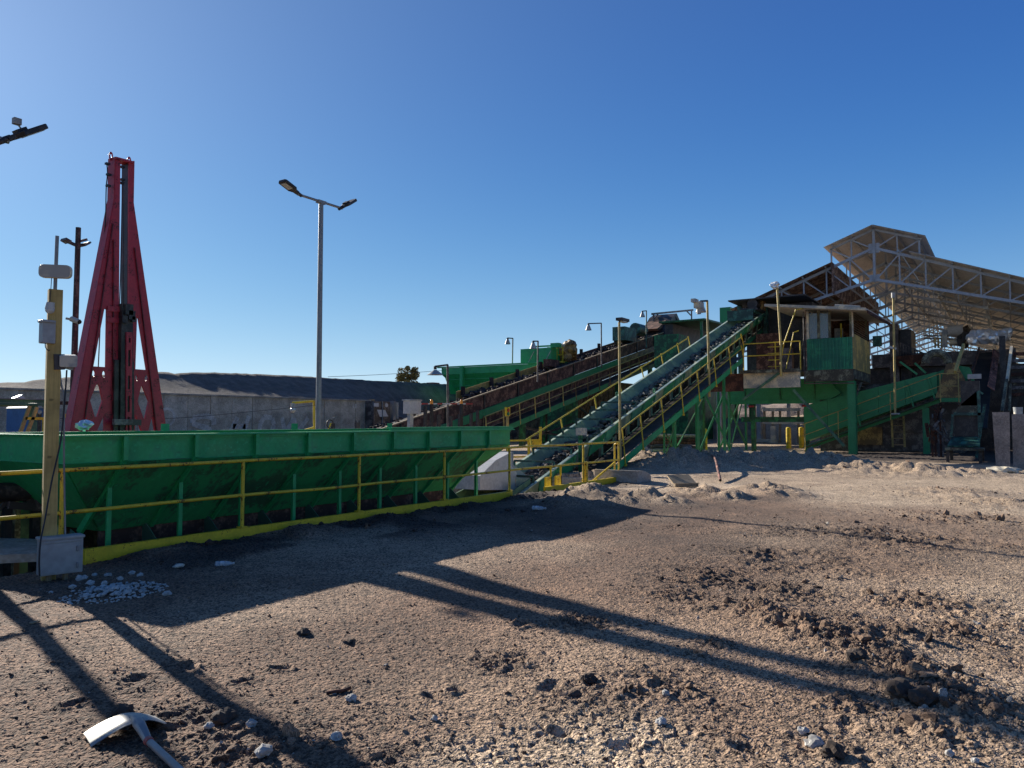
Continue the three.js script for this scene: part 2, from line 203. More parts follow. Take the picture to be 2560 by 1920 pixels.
function soil(x, z) { // [height, dampness of the clods 0..1, pale dust 0..1, mulch and painted plant shade 0..1]
  const r = Math.hypot(x, z);
  let h = 0.03 * vn(x * 0.28, z * 0.28, 1) + 0.022 * vn(x * 0.9, z * 0.9, 2);
  let dry = 0, m = sstep(0.16, 0.62, fbm(x * 0.75 + 7, z * 0.75, 4, 5)) * 0.36;
  for (const [cx, , cz, rad] of churn) { const d2 = ((x - cx) ** 2 + (z - cz) ** 2) / (rad * rad); if (d2 < 4) m = Math.max(m, Math.exp(-d2 * 1.4) * (0.72 + 0.5 * vn(x * 2.2, z * 2.2, 8))); }
  for (const [cx, cz, cr] of cracked) { const d2 = ((x - cx) ** 2 + (z - cz) ** 2) / (cr * cr); if (d2 < 2.5) { const k = Math.exp(-d2 * 1.2); m *= 1 - 0.8 * k; dry = Math.max(dry, k); } }
  const [rd] = segDist(x, z, ridge), rk = Math.exp(-((rd / 0.33) ** 2)); m = Math.max(m, rk * 1.0); h += rk * 0.075;
  let pale = sstep(-0.1, 0.6, fbm(x * 0.35 + 3, z * 0.35 - 9, 4, 15)) * 0.55 * 0.75 + 0.8 * sstep(15.5, 19.5, x) + 0.42 * sstep(-4.8, -1.2, z) * (0.7 + 0.6 * vn(x * 0.7, z * 0.7, 17));
  pale = Math.max(pale, dry * 0.95); if (dry > 0.35) h -= 0.016 * (1 - sstep(0.03, 0.12, crackEdge(x + 0.02 * vn(x * 20, z * 20, 811), z + 0.02 * vn(x * 20, z * 20, 813)))) * sstep(0.35, 0.6, dry) * sstep(-0.3, 0.2, vn(x * 3, z * 3, 815));
  for (const [mx, mz, mr, mh] of mounds) { const d2 = ((x - mx) ** 2 + (z - mz) ** 2) / (mr * mr); if (d2 < 5) { const e = Math.exp(-d2 * 1.3), w = 0.75 + 0.75 * fbm(x * 2.4, z * 2.4, 4, 25, 0, 0.6); h += mh * e * w; pale = Math.max(pale, e); m = Math.max(m, e * 0.45); } }
  const berm = sstep(4.6, 5.6, x) * sstep(16.4, 15, x) * Math.exp(-(((z + 9.05) / 0.42) ** 2)); let mulchShade = berm + 0.9 * sstep(13, 15, x) * sstep(22, 19, x) * Math.exp(-(((z + 9.1) / 0.45) ** 2)) * 0.9;
  mulchShade = Math.max(mulchShade * (0.8 + 0.6 * vn(x * 1.7, z * 1.7, 41)), sstep(0.1, 0.7, vn(x * 0.9, z * 1.3, 43)) * sstep(-6.6, -8.4, z) * sstep(17, 14, x) * sstep(4, 6, x) * 0.8);
  mulchShade = Math.max(mulchShade, 0.95 * sstep(35, 38.5, x + 1.5 * vn(x * 0.8, z * 0.8, 47)) * sstep(-9.5, -7.5, z) * sstep(72, 66, x));  // painted shade: ground colour darkened below the plant
  h += berm * (0.07 + 0.09 * vn(x * 2.1, z * 2.1, 45)) + 0.5 * Math.max(0, mulchShade - berm) * 0.05; m = Math.max(m, clamp(mulchShade) * 0.75);
  if (r < 70) { // clods and crumbs
    const b1 = 1 - Math.abs(vn(x * 3.1, z * 3.1, 51)) , b2 = Math.abs(vn(x * 7.3, z * 7.3, 53)), b3 = Math.abs(vn(x * 15, z * 15, 55));
    h += m * (0.04 * (b2 - 0.25) + 0.04 * (b3 - 0.25) + 0.02 * (b1 - 0.6) + (r < 25 ? 0.02 * (Math.abs(vn(x * 29, z * 29, 58)) - 0.25) : 0));
    if (r < 30) h += (0.0022 + 0.008 * m) * vn(x * 31, z * 31, 57) + 0.003 * vn(x * 9, z * 9, 59) + 0.022 * Math.max(0, vn(x * 24, z * 24, 60) - 0.55) + (r < 14 ? 0.004 * vn(x * 74, z * 74, 61) + 0.012 * Math.max(0, vn(x * 48, z * 48, 62) - 0.5) : 0);
  }
  for (const [cx, cz, rad, el] of prints) { const dx = x - cx, dz = z - cz; if (Math.abs(dx) < 0.5 && Math.abs(dz) < 0.5) { const d = Math.hypot(dx * Math.cos(el) + dz * Math.sin(el), (dz * Math.cos(el) - dx * Math.sin(el)) * 1.7); h += -0.028 * Math.exp(-((d / rad) ** 2)) + 0.022 * Math.exp(-(((d - rad * 1.35) / (rad * 0.35)) ** 2)) * (0.6 + 0.6 * vn(x * 14, z * 14, 64)); } }
  if (x > 58) h += sstep(60, 82, x) * (1.2 + 0.9 * vn(x * 0.09, z * 0.12, 63) + 0.4 * vn(x * 0.5, z * 0.5, 65)) * sstep(-60, -30, z) * sstep(30, 5, z) * 1.6;
  const inPit = sstep(PIT[0] - 0.03, PIT[0], x) * sstep(PIT[1] + 0.03, PIT[1], x) * sstep(PIT[2] - 0.03, PIT[2], z) * sstep(PIT[3] + 0.05, PIT[3], z); h = lerp(h, -1.15 + 0.05 * vn(x * 2, z * 2, 67), inPit);
  return [h, clamp(m), clamp(pale), clamp(mulchShade)];
}
const soilH = (x, z) => soil(x, z)[0];
const tSoil = tex(1024, (u, v) => { const a = fbm(u * 12, v * 12, 4, 201, 12), b = fbm(u * 130, v * 130, 3, 207, 130, 0.8); const g = 0.80 + 0.12 * a + 0.75 * b - 0.25 * sstep(0.32, 0.5, b); return [g, g * 0.985, g * 0.965]; }, true, 0.42);
const tSoilB = tex(1024, (u, v) => { const b = fbm(u * 100, v * 100, 3, 217, 100, 0.8); return [0.5 + 0.6 * b]; }, false, 0.42);
{
  const th = [], A0 = -YAW; // angles about the camera foot; dense where the photograph looks
  const dense = 690, span = 47 * Math.PI / 180; for (let i = 0; i <= dense; i++) th.push(-span + 2 * span * i / dense);
  const rest = 70; for (let i = 1; i < rest; i++) th.push(span + (2 * Math.PI - 2 * span) * i / rest);
  const R = [0.05, 0.6, 1.2, 1.8, 2.3, 2.7]; let r = 3; while (r < 13) { R.push(r); r *= 1.003; } while (r < 60) { R.push(r); r *= 1.0085; } while (r < 1500) { R.push(r); r *= 1.07; }
  const nT = th.length, nR = R.length, pos = new Float32Array(nT * nR * 3), col = new Float32Array(nT * nR * 3), uv = new Float32Array(nT * nR * 2);
  const A = [0.31, 0.185, 0.113], Bc = [0.135, 0.08, 0.051], Pc = [0.70, 0.535, 0.37], mulchShadeC = [0.075, 0.048, 0.035]; let k = 0;
  for (let j = 0; j < nR; j++) for (let i = 0; i < nT; i++, k++) {
    const a = th[i], x = R[j] * Math.cos(YAW - a), z = -R[j] * Math.sin(YAW - a), [h, m, p, muShade] = soil(x, z);
    pos.set([x, h, z], k * 3); uv.set([x, z], k * 2);
    const tone = 1 + 0.16 * fbm(x * 1.3, z * 1.3, 4, 71) + 0.10 * vn(x * 9, z * 9, 73), br = clamp(0.25 + 0.55 * fbm(x * 0.5 - 4, z * 0.5, 4, 75) + 0.5 * m + 0.3 * fbm(x * 2.3, z * 2.3, 3, 77) + 0.45 * sstep(9, 11.5, x) * sstep(17.5, 15, x) * sstep(-1.5, -3.5, z));
    for (let c = 0; c < 3; c++) { let v = lerp(A[c], Bc[c], br); v = lerp(v, Pc[c], p * (1 - 0.75 * m)); v = lerp(v, mulchShadeC[c], clamp(muShade * 1.1)); col[k * 3 + c] = v * tone; }
  }
  const idx = new Uint32Array((nR - 1) * nT * 6); k = 0;
  for (let j = 0; j + 1 < nR; j++) for (let i = 0; i < nT; i++) { const i2 = (i + 1) % nT, a = j * nT + i, b = j * nT + i2, c = a + nT, d = b + nT; idx.set([a, b, c, b, d, c], k); k += 6; }
  const g = new THREE.BufferGeometry(); g.setAttribute('position', new THREE.BufferAttribute(pos, 3)); g.setAttribute('color', new THREE.BufferAttribute(col, 3)); g.setAttribute('uv', new THREE.BufferAttribute(uv, 2)); g.setIndex(new THREE.BufferAttribute(idx, 1)); g.computeVertexNormals();
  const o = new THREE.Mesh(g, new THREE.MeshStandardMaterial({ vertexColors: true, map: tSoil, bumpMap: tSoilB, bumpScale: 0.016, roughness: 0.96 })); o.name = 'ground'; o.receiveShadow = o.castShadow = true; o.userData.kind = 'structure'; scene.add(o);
}
// crumbs and clods lying on the ground, past counting
{
  const mats = [0, 1, 2, 3].map(() => mat([1, 1, 1], { roughness: 0.97, map: tSoil })), q = new THREE.Quaternion(), e = new THREE.Euler(), m4 = new THREE.Matrix4(), c = new THREE.Color();
  const lists = [[], [], [], []];
  let tries = 0; while (tries++ < 110000) {
    const r = 3.2 * Math.pow(9, rnd()), a = rr(-0.78, 0.78), x = r * Math.cos(YAW - a), z = -r * Math.sin(YAW - a); if (z < -9.3 && x < 21.6) continue;
    const [h, m, p, muShade] = soil(x, z); if (rnd() > 0.2 + 0.7 * Math.pow(m, 1.5)) continue;
    const big = rnd(), s = (m > 0.3 && big > 0.985 ? rr(0.022, 0.045) : big > 0.95 ? rr(0.010, 0.02) : rr(0.0035, 0.009)) * (0.8 + 0.5 * m) * (r > 12 ? 1.6 : 1);
    const t = rnd(), v = rr(0.75, 1.2); const base = muShade > 0.5 ? [0.07, 0.046, 0.034] : t < (x > 17 ? 0.35 : 0.05) ? [0.62, 0.57, 0.5] : t < 0.45 ? [0.21, 0.132, 0.088] : t < 0.6 ? [0.12, 0.077, 0.053] : [0.36, 0.235, 0.155];
    lists[Math.floor(rnd() * 4)].push([x, h + s * 0.06, z, s, base.map(k => k * v)]);
  }
  lists.forEach((L, k) => {
    const g = lumpGeo(1, 300 + k * 7, 1); g.setAttribute('uv', new THREE.BufferAttribute(new Float32Array(g.attributes.position.count * 2).map((_, i) => g.attributes.position.array[(i >> 1) * 3 + (i & 1)] * 0.3), 2));
    const im = new THREE.InstancedMesh(g, mats[k], L.length); im.name = numbered('dirt_clods'); im.userData = { kind: 'stuff', label: 'loose brown dirt clods and crumbs strewn over the yard', category: 'dirt' }; im.castShadow = im.receiveShadow = true;
    L.forEach(([x, y, z, s, cl], i) => { e.set(rr(0, 6), rr(0, 6), rr(0, 6)); m4.compose(new THREE.Vector3(x, y, z), q.setFromEuler(e), new THREE.Vector3(s * rr(.8, 1.3), s * rr(.4, .7), s * rr(.8, 1.4))); im.setMatrixAt(i, m4); im.setColorAt(i, c.setRGB(...cl)); });
    scene.add(im);
  });
}
struct('pit_wall', M.concDark, b => b.box(PIT[0], PIT[1], -1.3, -0.03, -9.5, -9.42).box(PIT[1] - 0.02, PIT[1] + 0.15, -1.3, -0.05, -16.2, -9.5).box(PIT[0], PIT[1], -1.3, -0.02, -16.35, -16.15));

// ------------------------------------------------------------------ yellow guard rail along the pit
{
  const t = thing('guard_rail', 'long yellow pipe guard rail in front of the green feed hopper', 'railing'), z = -9.4;
  part(t, 'top_rail', M.yellowRail, b => b.path(Array.from({ length: 16 }, (_, i) => { const x = lerp(1.5, 20.05, i / 15); return [x, 1.13 + 0.007 * vn(x * 0.9, 1, 701), z + 0.008 * vn(x * 0.8, 2, 703)]; }), 0.025, 10, 90));
  part(t, 'mid_rail', M.yellowRail, b => b.path(Array.from({ length: 16 }, (_, i) => { const x = lerp(1.5, 20.05, i / 15); return [x, 0.626 + 0.012 * vn(x * 0.9, 3, 705), z + 0.01 * vn(x * 0.8, 4, 707)]; }), 0.024, 10, 90));
  for (const x of [2.6, 4.75, 7.29, 9.67, 12.03, 14.37, 17.89, 20.05]) part(t, 'post', M.yellowRail, b => b.tube([x, -0.05, z], [x, 1.12, z], 0.027, 10).box(x - 0.06, x + 0.06, 0.176, 0.19, z - 0.05, z + 0.05).tube([x, 0.6, z], [x, 0.655, z], 0.034, 10));
  part(t, 'post', M.yellowRail, b => b.box(18.0, 18.09, -0.05, 0.66, z - 0.05, z + 0.03));
  part(t, 'post', M.yellowRail, b => b.tube([20.2, -0.05, z - 0.2], [20.2, 1.08, z - 0.2], 0.026, 8).tube([20.2, 1.06, z - 0.2], [20.05, 1.12, z], 0.024, 8));
  part(t, 'brace', M.yellowRail, b => b.bar([19.8, 0.55, z - 0.02], [18.5, 0.08, z - 0.1], 0.03, 0.05));
  part(t, 'toe_board', M.yellow, b => b.box(5.02, 7.8, -0.1, 0.172, z - 0.03, z + 0.03));
  part(t, 'toe_board', M.yellow, b => b.box(7.805, 11.2, -0.1, 0.17, z - 0.03, z + 0.03));
  part(t, 'toe_board', M.yellow, b => b.box(11.205, 14.45, -0.1, 0.165, z - 0.03, z + 0.03));
  part(t, 'toe_board', M.yellow, b => b.box(15.9, 20.15, -0.08, 0.15, z - 0.03, z + 0.03));
  for (const x of [16.9, 16.4]) part(t, 'bracket', M.yellow, b => b.box(x, x + 0.3, 0.1, 0.34, z - 0.3, z - 0.26).box(x + 0.26, x + 0.3, 0.1, 0.62, z - 0.3, z - 0.26));
}
// ------------------------------------------------------------------ feed hopper
const HK = 0.86, hy = y => CAM_H - (CAM_H - y) * HK, HZ = -11.3 * HK, HB = -15.0 * HK, ribX = Array.from({ length: 9 }, (_, i) => (6.58 + 1.207 * i) * HK), HX0 = 5.72 * HK, HX1 = 17.3 * HK;
{
  const t = thing('feed_hopper', 'long green steel feed hopper with ribbed rim and sloping sides', 'hopper');
  const xs = [HX0, ...ribX, HX1], yT = hy(1.5), yR = hy(1.115), yB = hy(-0.06), s = 1.2 * HK;
  for (let i = 0; i + 1 < xs.length; i++) part(t, 'rim_panel', M.green, b => b.box(xs[i] + 0.002, xs[i + 1] - 0.002, yR, yT - 0.012, HZ - 0.02, HZ));
  part(t, 'rim_flange', M.green, b => b.box(HX0 - 0.05, HX1 + 0.06, yT - 0.012, yT + 0.012, HZ - 0.12, HZ + 0.09).box(HX0, HX1, yT - 0.05, yT - 0.012, HZ + 0.002, HZ + 0.025));
  part(t, 'raised_lip', M.green, b => b.box(10.8, HX1 + 0.08, yT + 0.014, yT + 0.06, HZ - 0.03, HZ + 0.035).box(10.8, HX1, yT + 0.06, yT + 0.073, HZ - 0.13, HZ + 0.05));
  part(t, 'rim_panel', M.green, b => b.box(HX0, HX1, yR, yT, HB, HB + 0.02).box(HX0, HX0 + 0.02, yR, yT, HB + 0.02, HZ - 0.02).box(HX1 - 0.02, HX1, yR, yT, HB + 0.02, HZ - 0.02));
  part(t, 'rim_flange', M.green, b => b.box(HX0 - 0.05, HX1 + 0.06, yT, yT + 0.015, HB - 0.06, HB + 0.06).box(HX0 - 0.08, HX0 + 0.04, yT + 0.001, yT + 0.016, HB + 0.06, HZ - 0.12).box(HX1 - 0.04, HX1 + 0.08, yT + 0.001, yT + 0.016, HB + 0.06, HZ - 0.13));
  const f = (x, y, z) => [x, y, z];
  part(t, 'front_wall', M.greenMud, b => b.slab(f(HX0, yR, HZ), f(HX1, yR, HZ), f(HX1 - s, yB, HZ - s), f(HX0 + s, yB, HZ - s), -0.015));
  part(t, 'back_wall', M.green, b => b.slab(f(HX0, yR, HB), f(HX1, yR, HB), f(HX1 - s, yB, HB + s), f(HX0 + s, yB, HB + s), 0.015));
  part(t, 'end_wall', M.green, b => b.slab(f(HX1, yR, HZ), f(HX1, yR, HB), f(HX1 - s, yB, HB + s), f(HX1 - s, yB, HZ - s), -0.015));
  part(t, 'end_wall', M.green, b => b.slab(f(HX0, yR, HZ), f(HX0, yR, HB), f(HX0 + s, yB, HB + s), f(HX0 + s, yB, HZ - s), 0.015));
  part(t, 'skirt', M.brown, b => b.box(HX0 + s, HX1 - s, -1.1, yB, HZ - s - 0.05, HZ - s - 0.02).box(HX0 + s, HX1 - s, -1.1, yB, HB + s + 0.02, HB + s + 0.05));
  for (const x of ribX) {
    part(t, 'rib', M.green, b => b.box(x - 0.006, x + 0.006, yR + 0.002, yT - 0.014, HZ + 0.001, HZ + 0.075).box(x - 0.031, x + 0.031, yR + 0.01, yT - 0.014, HZ + 0.075, HZ + 0.083)
      .prism([[HZ + 0.083, yR + 0.01], [HZ + 0.001, yR + 0.002], [HZ - 0.02, yR - 0.11]], 'x', x - 0.031, x + 0.031));
    part(t, 'stiffener', M.green, b => b.bar([x, yR, HZ + 0.026], [x, yB, HZ - s + 0.026], 0.047, 0.095, new THREE.Vector3(0, 1, 1)));
    part(t, 'leg', M.green, b => b.box(x - 0.005, x + 0.005, -1.1, hy(0.78), HZ - 0.35, HZ - 0.285).box(x - 0.03, x + 0.03, -1.1, hy(0.76), HZ - 0.285, HZ - 0.275));
    part(t, 'foot_plate', M.greenOld, b => b.prism([[HZ - s + 0.09, yB + 0.02], [HZ - s + 0.36, yB - 0.2], [HZ - s + 0.36, -1.1], [HZ - s - 0.02, -1.1], [HZ - s - 0.02, yB + 0.06]], 'x', x - 0.1, x - 0.085));
  }
  for (let i = 0; i < 4; i++) part(t, 'lifting_lug', M.green, b => b.box(14.2 - i * 3, 14.35 - i * 3, yT + 0.016, yT + 0.14, HB + 0.02, HB + 0.05));
}
{ // soil heaped inside the hopper
  const g = new THREE.PlaneGeometry(9.4, 2.6, 70, 20).rotateX(-Math.PI / 2).translate(9.9, 1.1, -11.3), p = g.attributes.position;
  for (let i = 0; i < p.count; i++) p.setY(i, p.getY(i) + 0.16 * fbm(p.getX(i) * 1.2, p.getZ(i) * 1.2, 4, 400));
  g.computeVertexNormals(); single('hopper_load', 'dark brown soil lying in the long green feed hopper', 'soil', M.coal, b => b.add(g));
}
// ------------------------------------------------------------------ smaller bin at the hopper's near end
{
  const t = thing('receiving_bin', 'dusty green receiving bin with open dark mouth next to the feed hopper', 'bin'), z = -12.6;
  const R = PZ(89, 1090, z)[0], yT = PZ(40, 1087, z)[1], yb = PZ(40, 1102, z)[1];
  part(t, 'rim', M.greenDusty, b => b.box(-2, R, yb, yT, z - 0.12, z + 0.06));
  part(t, 'rim', M.greenOld, b => b.box(R + 0.003, R + 0.38, yb - 0.1, yT, z - 0.35, z + 0.02));
  part(t, 'back_wall', M.greenOld, b => b.box(-2, R + 0.38, -1.1, yb, z - 0.75, z - 0.7));
  for (const px of [12, 55, 100]) { const x = PZ(px, 1150, z)[0]; part(t, 'wall_panel', px > 80 ? M.greenDusty : M.greenOld, b => b.prism([[x - 0.22, yb - 0.002], [x + 0.22, yb - 0.002], [x + 0.2, 0.4], [x + 0.02, 0.75], [x - 0.2, 0.3]], 'z', z - 0.12, z - 0.09)); }
  for (const px of [6, 48, 110]) { const x = PZ(px, 1150, z)[0]; part(t, 'upright', M.greenGrey, b => b.box(x - 0.04, x + 0.04, -1.1, yb - 0.002, z - 0.06, z + 0.02)); }
  part(t, 'hood', M.greenOld, b => b.prism([[z - 3.2, yT], [z - 0.36, yT], [z - 0.36, 0], [z - 3.2, 0.2]], 'x', R + 0.3, R + 0.36));
}
{
  const t = thing('drive_motor', 'dusty brown electric drive motor on a steel bracket under the receiving bin', 'motor'), z = -11.7, P = (x, y) => PZ(x, y, z);
  const a = P(-10, 1212), c = P(70, 1212);
  part(t, 'motor_body', M.iron, b => b.tube([a[0], a[1] - 0.1, z], [c[0], c[1] - 0.1, z], 0.13, 16));
  part(t, 'bracket', M.steelDark, b => b.bar(P(15, 1262), P(102, 1268), 0.2, 0.1).bar(P(88, 1222), P(96, 1262), 0.22, 0.13, new THREE.Vector3(1, 0, 0)).bar(P(62, 1255), P(80, 1255), 0.12, 0.12));
  part(t, 'strut', M.steelDark, b => b.bar(P(48, 1222), P(-5, 1275), 0.05, 0.05).bar(P(26, 1222), P(20, 1275), 0.05, 0.04));
  part(t, 'stand', M.ironDark, b => { for (const px of [18, 88]) { const q = P(px, 1266); b.box(q[0] - 0.05, q[0] + 0.05, -1.1, q[1], z - 0.05, z + 0.05); } });
}
single('concrete_slab', 'thin pale concrete slab lying by the grey junction box', 'slab', M.conc, b => { const P = (x, y) => PY(x, y, 0.02); b.slab(P(-60, 1412), P(98, 1404), P(104, 1366), P(-60, 1362), 0.1); });
// ------------------------------------------------------------------ timber post with its fittings
const TP = PY(118, 1445, 0), tz = TP[2], TX = (px, py) => PZ(px, py, tz);
single('timber_post', 'weathered yellow square timber post beside the guard rail', 'post', M.timber, b => {
  const top = TX(152, 727)[1], g = new THREE.BoxGeometry(0.135, top + 0.4, 0.12, 1, 12, 1), p = g.attributes.position; for (let i = 0; i < p.count; i++) { const y = p.getY(i); p.setX(i, p.getX(i) + 0.012 * vn(y * 1.3, 2, 500) ); }
  b.add(g.rotateY(YAW - Math.PI / 2 + 0.16 + 0.5).translate(TP[0] + 0.0, top / 2 - 0.2, tz));
});
const face = new THREE.Vector3(-TP[0], 0, -tz).normalize(), side = new THREE.Vector3(face.z, 0, -face.x);   // towards the viewer / to the viewer's right
const onPost = (px, py, out) => { const k = 1 - out / Math.hypot(TP[0], tz), r = TX(px, py); return [r[0] * k, CAM_H + (r[1] - CAM_H) * k, r[2] * k]; };
const fit = (c, w, h, d, geoFn) => geoFn(new THREE.Matrix4().makeBasis(side, UPY, face).setPosition(...c), w, h, d);
function panel(b, c, w, h, d, round, yaw = 0, tilt = 0) {
  const s = new THREE.Shape(), x = w / 2, y = h / 2, r = round; s.moveTo(-x + r, -y); s.lineTo(x - r, -y); s.quadraticCurveTo(x, -y, x, -y + r); s.lineTo(x, y - r); s.quadraticCurveTo(x, y, x - r, y); s.lineTo(-x + r, y); s.quadraticCurveTo(-x, y, -x, y - r); s.lineTo(-x, -y + r); s.quadraticCurveTo(-x, -y, -x + r, -y);
  const g = new THREE.ExtrudeGeometry(s, { depth: d, bevelEnabled: true, bevelSize: Math.min(0.006, d / 4), bevelThickness: Math.min(0.006, d / 4), bevelSegments: 2, curveSegments: 6 }).translate(0, 0, -d / 2);
  b.add(g, new THREE.Matrix4().makeBasis(side, UPY, face).multiply(new THREE.Matrix4().makeRotationFromEuler(new THREE.Euler(tilt, yaw, 0))).setPosition(...c));
}
{
  const t = thing('antenna_mast', 'grey pipe mast clamped to the yellow timber post carrying a flat antenna', 'antenna');
  part(t, 'mast', M.galv, b => b.tube(onPost(128, 968, 0.02), onPost(143, 590, 0.02), 0.019, 12));
  part(t, 'antenna', M.cream, b => panel(b, onPost(139, 679, 0.05), 0.315, 0.135, 0.05, 0.05, -0.35, 0.02));
  for (const y of [735, 748, 857]) part(t, 'clamp', M.galv, b => { const c = onPost(135, y, 0.02), d = onPost(148, y, 0.02); b.bar(c, d, 0.05, 0.018); });
  part(t, 'cable', M.cable, b => b.path([onPost(129, 695, .03), onPost(126, 740, .05), onPost(121, 790, .06), onPost(121, 830, .07), onPost(124, 850, .06)], 0.004, 5, 24));
}
{
  const t = thing('dome_camera', 'white dome security camera high on the yellow timber post', 'camera');
  const c = onPost(125, 764, 0.06);
  part(t, 'housing', M.whiteOld, b => b.add(new THREE.CylinderGeometry(0.035, 0.05, 0.07, 16).translate(...c)).bar(c, onPost(140, 757, 0.02), 0.04, 0.03));
  part(t, 'dome', M.lens, b => b.ball([c[0], c[1] - 0.045, c[2]], 0.047, 14));
}
{
  const t = thing('bullet_camera', 'white bullet camera on an arm beside the dark lamp pole', 'camera');
  part(t, 'body', M.whiteOld, b => b.tube(onPost(178, 797, 0.08), onPost(198, 805, 0.18), 0.03, 14));
  part(t, 'lens', M.black, b => b.tube(onPost(197.5, 804.5, 0.176), onPost(199.5, 805.5, 0.19), 0.024, 14));
  part(t, 'arm', M.whiteOld, b => b.tube(onPost(165, 796, 0.03), onPost(182, 799, 0.09), 0.013, 8));
}
{
  const t = thing('equipment_box', 'small grey utility box on the back of the yellow timber post', 'box');
  part(t, 'case', M.boxGrey, b => panel(b, onPost(118, 832, 0.03), 0.12, 0.225, 0.09, 0.008, 0.4));
  part(t, 'lid', M.boxGrey, b => panel(b, onPost(117, 804, 0.04), 0.13, 0.016, 0.11, 0.004, 0.4));
  part(t, 'cable', M.cable, b => b.path([onPost(113, 858, .04), onPost(114, 868, .05), onPost(120, 876, .05), onPost(127, 874, .04)], 0.005, 5, 16));
}
{
  const t = thing('alarm_light', 'white square wall light on a grey bracket halfway up the timber post', 'light');
  part(t, 'bracket', M.steelDark, b => b.bar(onPost(134, 905, 0.06), onPost(160, 905, 0.08), 0.06, 0.17));
  part(t, 'housing', M.whiteOld, b => panel(b, onPost(170, 902, 0.12), 0.16, 0.12, 0.07, 0.015, 0.15, 0.22));
  part(t, 'mount', M.steel, b => b.bar(onPost(163, 918, 0.08), onPost(180, 922, 0.08), 0.05, 0.03));
}
{
  const t = thing('junction_box', 'large grey steel junction box at the foot of the timber post', 'box'), c = onPost(150, 1388, 0.16);
  part(t, 'case', M.boxGrey, b => panel(b, c, 0.40, 0.375, 0.15, 0.008, 0.2));
  part(t, 'lid', M.boxGrey, b => panel(b, [c[0], c[1] + 0.197, c[2]], 0.43, 0.018, 0.18, 0.006, 0.2));
  const at = (dx, dy, out) => [c[0] + side.x * dx + face.x * out, c[1] + dy, c[2] + side.z * dx + face.z * out];
  part(t, 'door', M.boxGrey, b => panel(b, at(0, -0.02, 0.083), 0.37, 0.31, 0.01, 0.006, 0.2));
  for (const dy of [0.07, -0.11]) part(t, 'latch', M.galv, b => panel(b, at(0.165, dy, 0.06), 0.014, 0.05, 0.02, 0.003, 0.2));
  for (const dx of [-0.12, -0.04, 0.09]) part(t, 'cable_gland', M.cable, b => { const q = at(dx, -0.2, 0.0); b.tube(q, [q[0], q[1] + 0.02, q[2]], 0.014, 10); });
  part(t, 'hinge', M.boxGrey, b => panel(b, [c[0], c[1] + 0.16, c[2]].map((v, i) => v + face.toArray()[i] * 0.083), 0.39, 0.018, 0.012, 0.003, 0.2));
  for (const s of [-1, 0.55]) part(t, 'leg', M.plank, b => { const p = [c[0] + side.x * s * 0.1, 0, c[2] + side.z * s * 0.1]; b.box(p[0] - 0.02, p[0] + 0.02, -0.1, c[1] - 0.185, p[2] - 0.02, p[2] + 0.02); });
}
single('conduit', 'thin grey vertical conduit pipe rising from the junction box', 'pipe', M.galv, b => b.path([onPost(163, 1342, 0.1), onPost(160, 1150, 0.09), onPost(158, 985, 0.08), onPost(152, 955, 0.07), onPost(150, 928, 0.07)], 0.0105, 8, 40));
single('black_cable', 'black cable sagging down the timber post past the junction box', 'cable', M.cable, b => b.path([onPost(167, 925, 0.11), onPost(163, 985, 0.12), onPost(152, 1100, 0.13), onPost(130, 1200, 0.15), onPost(112, 1300, 0.2), onPost(102, 1350, 0.27), onPost(98, 1400, 0.28), onPost(99, 1440, 0.27)], 0.0085, 6, 60));

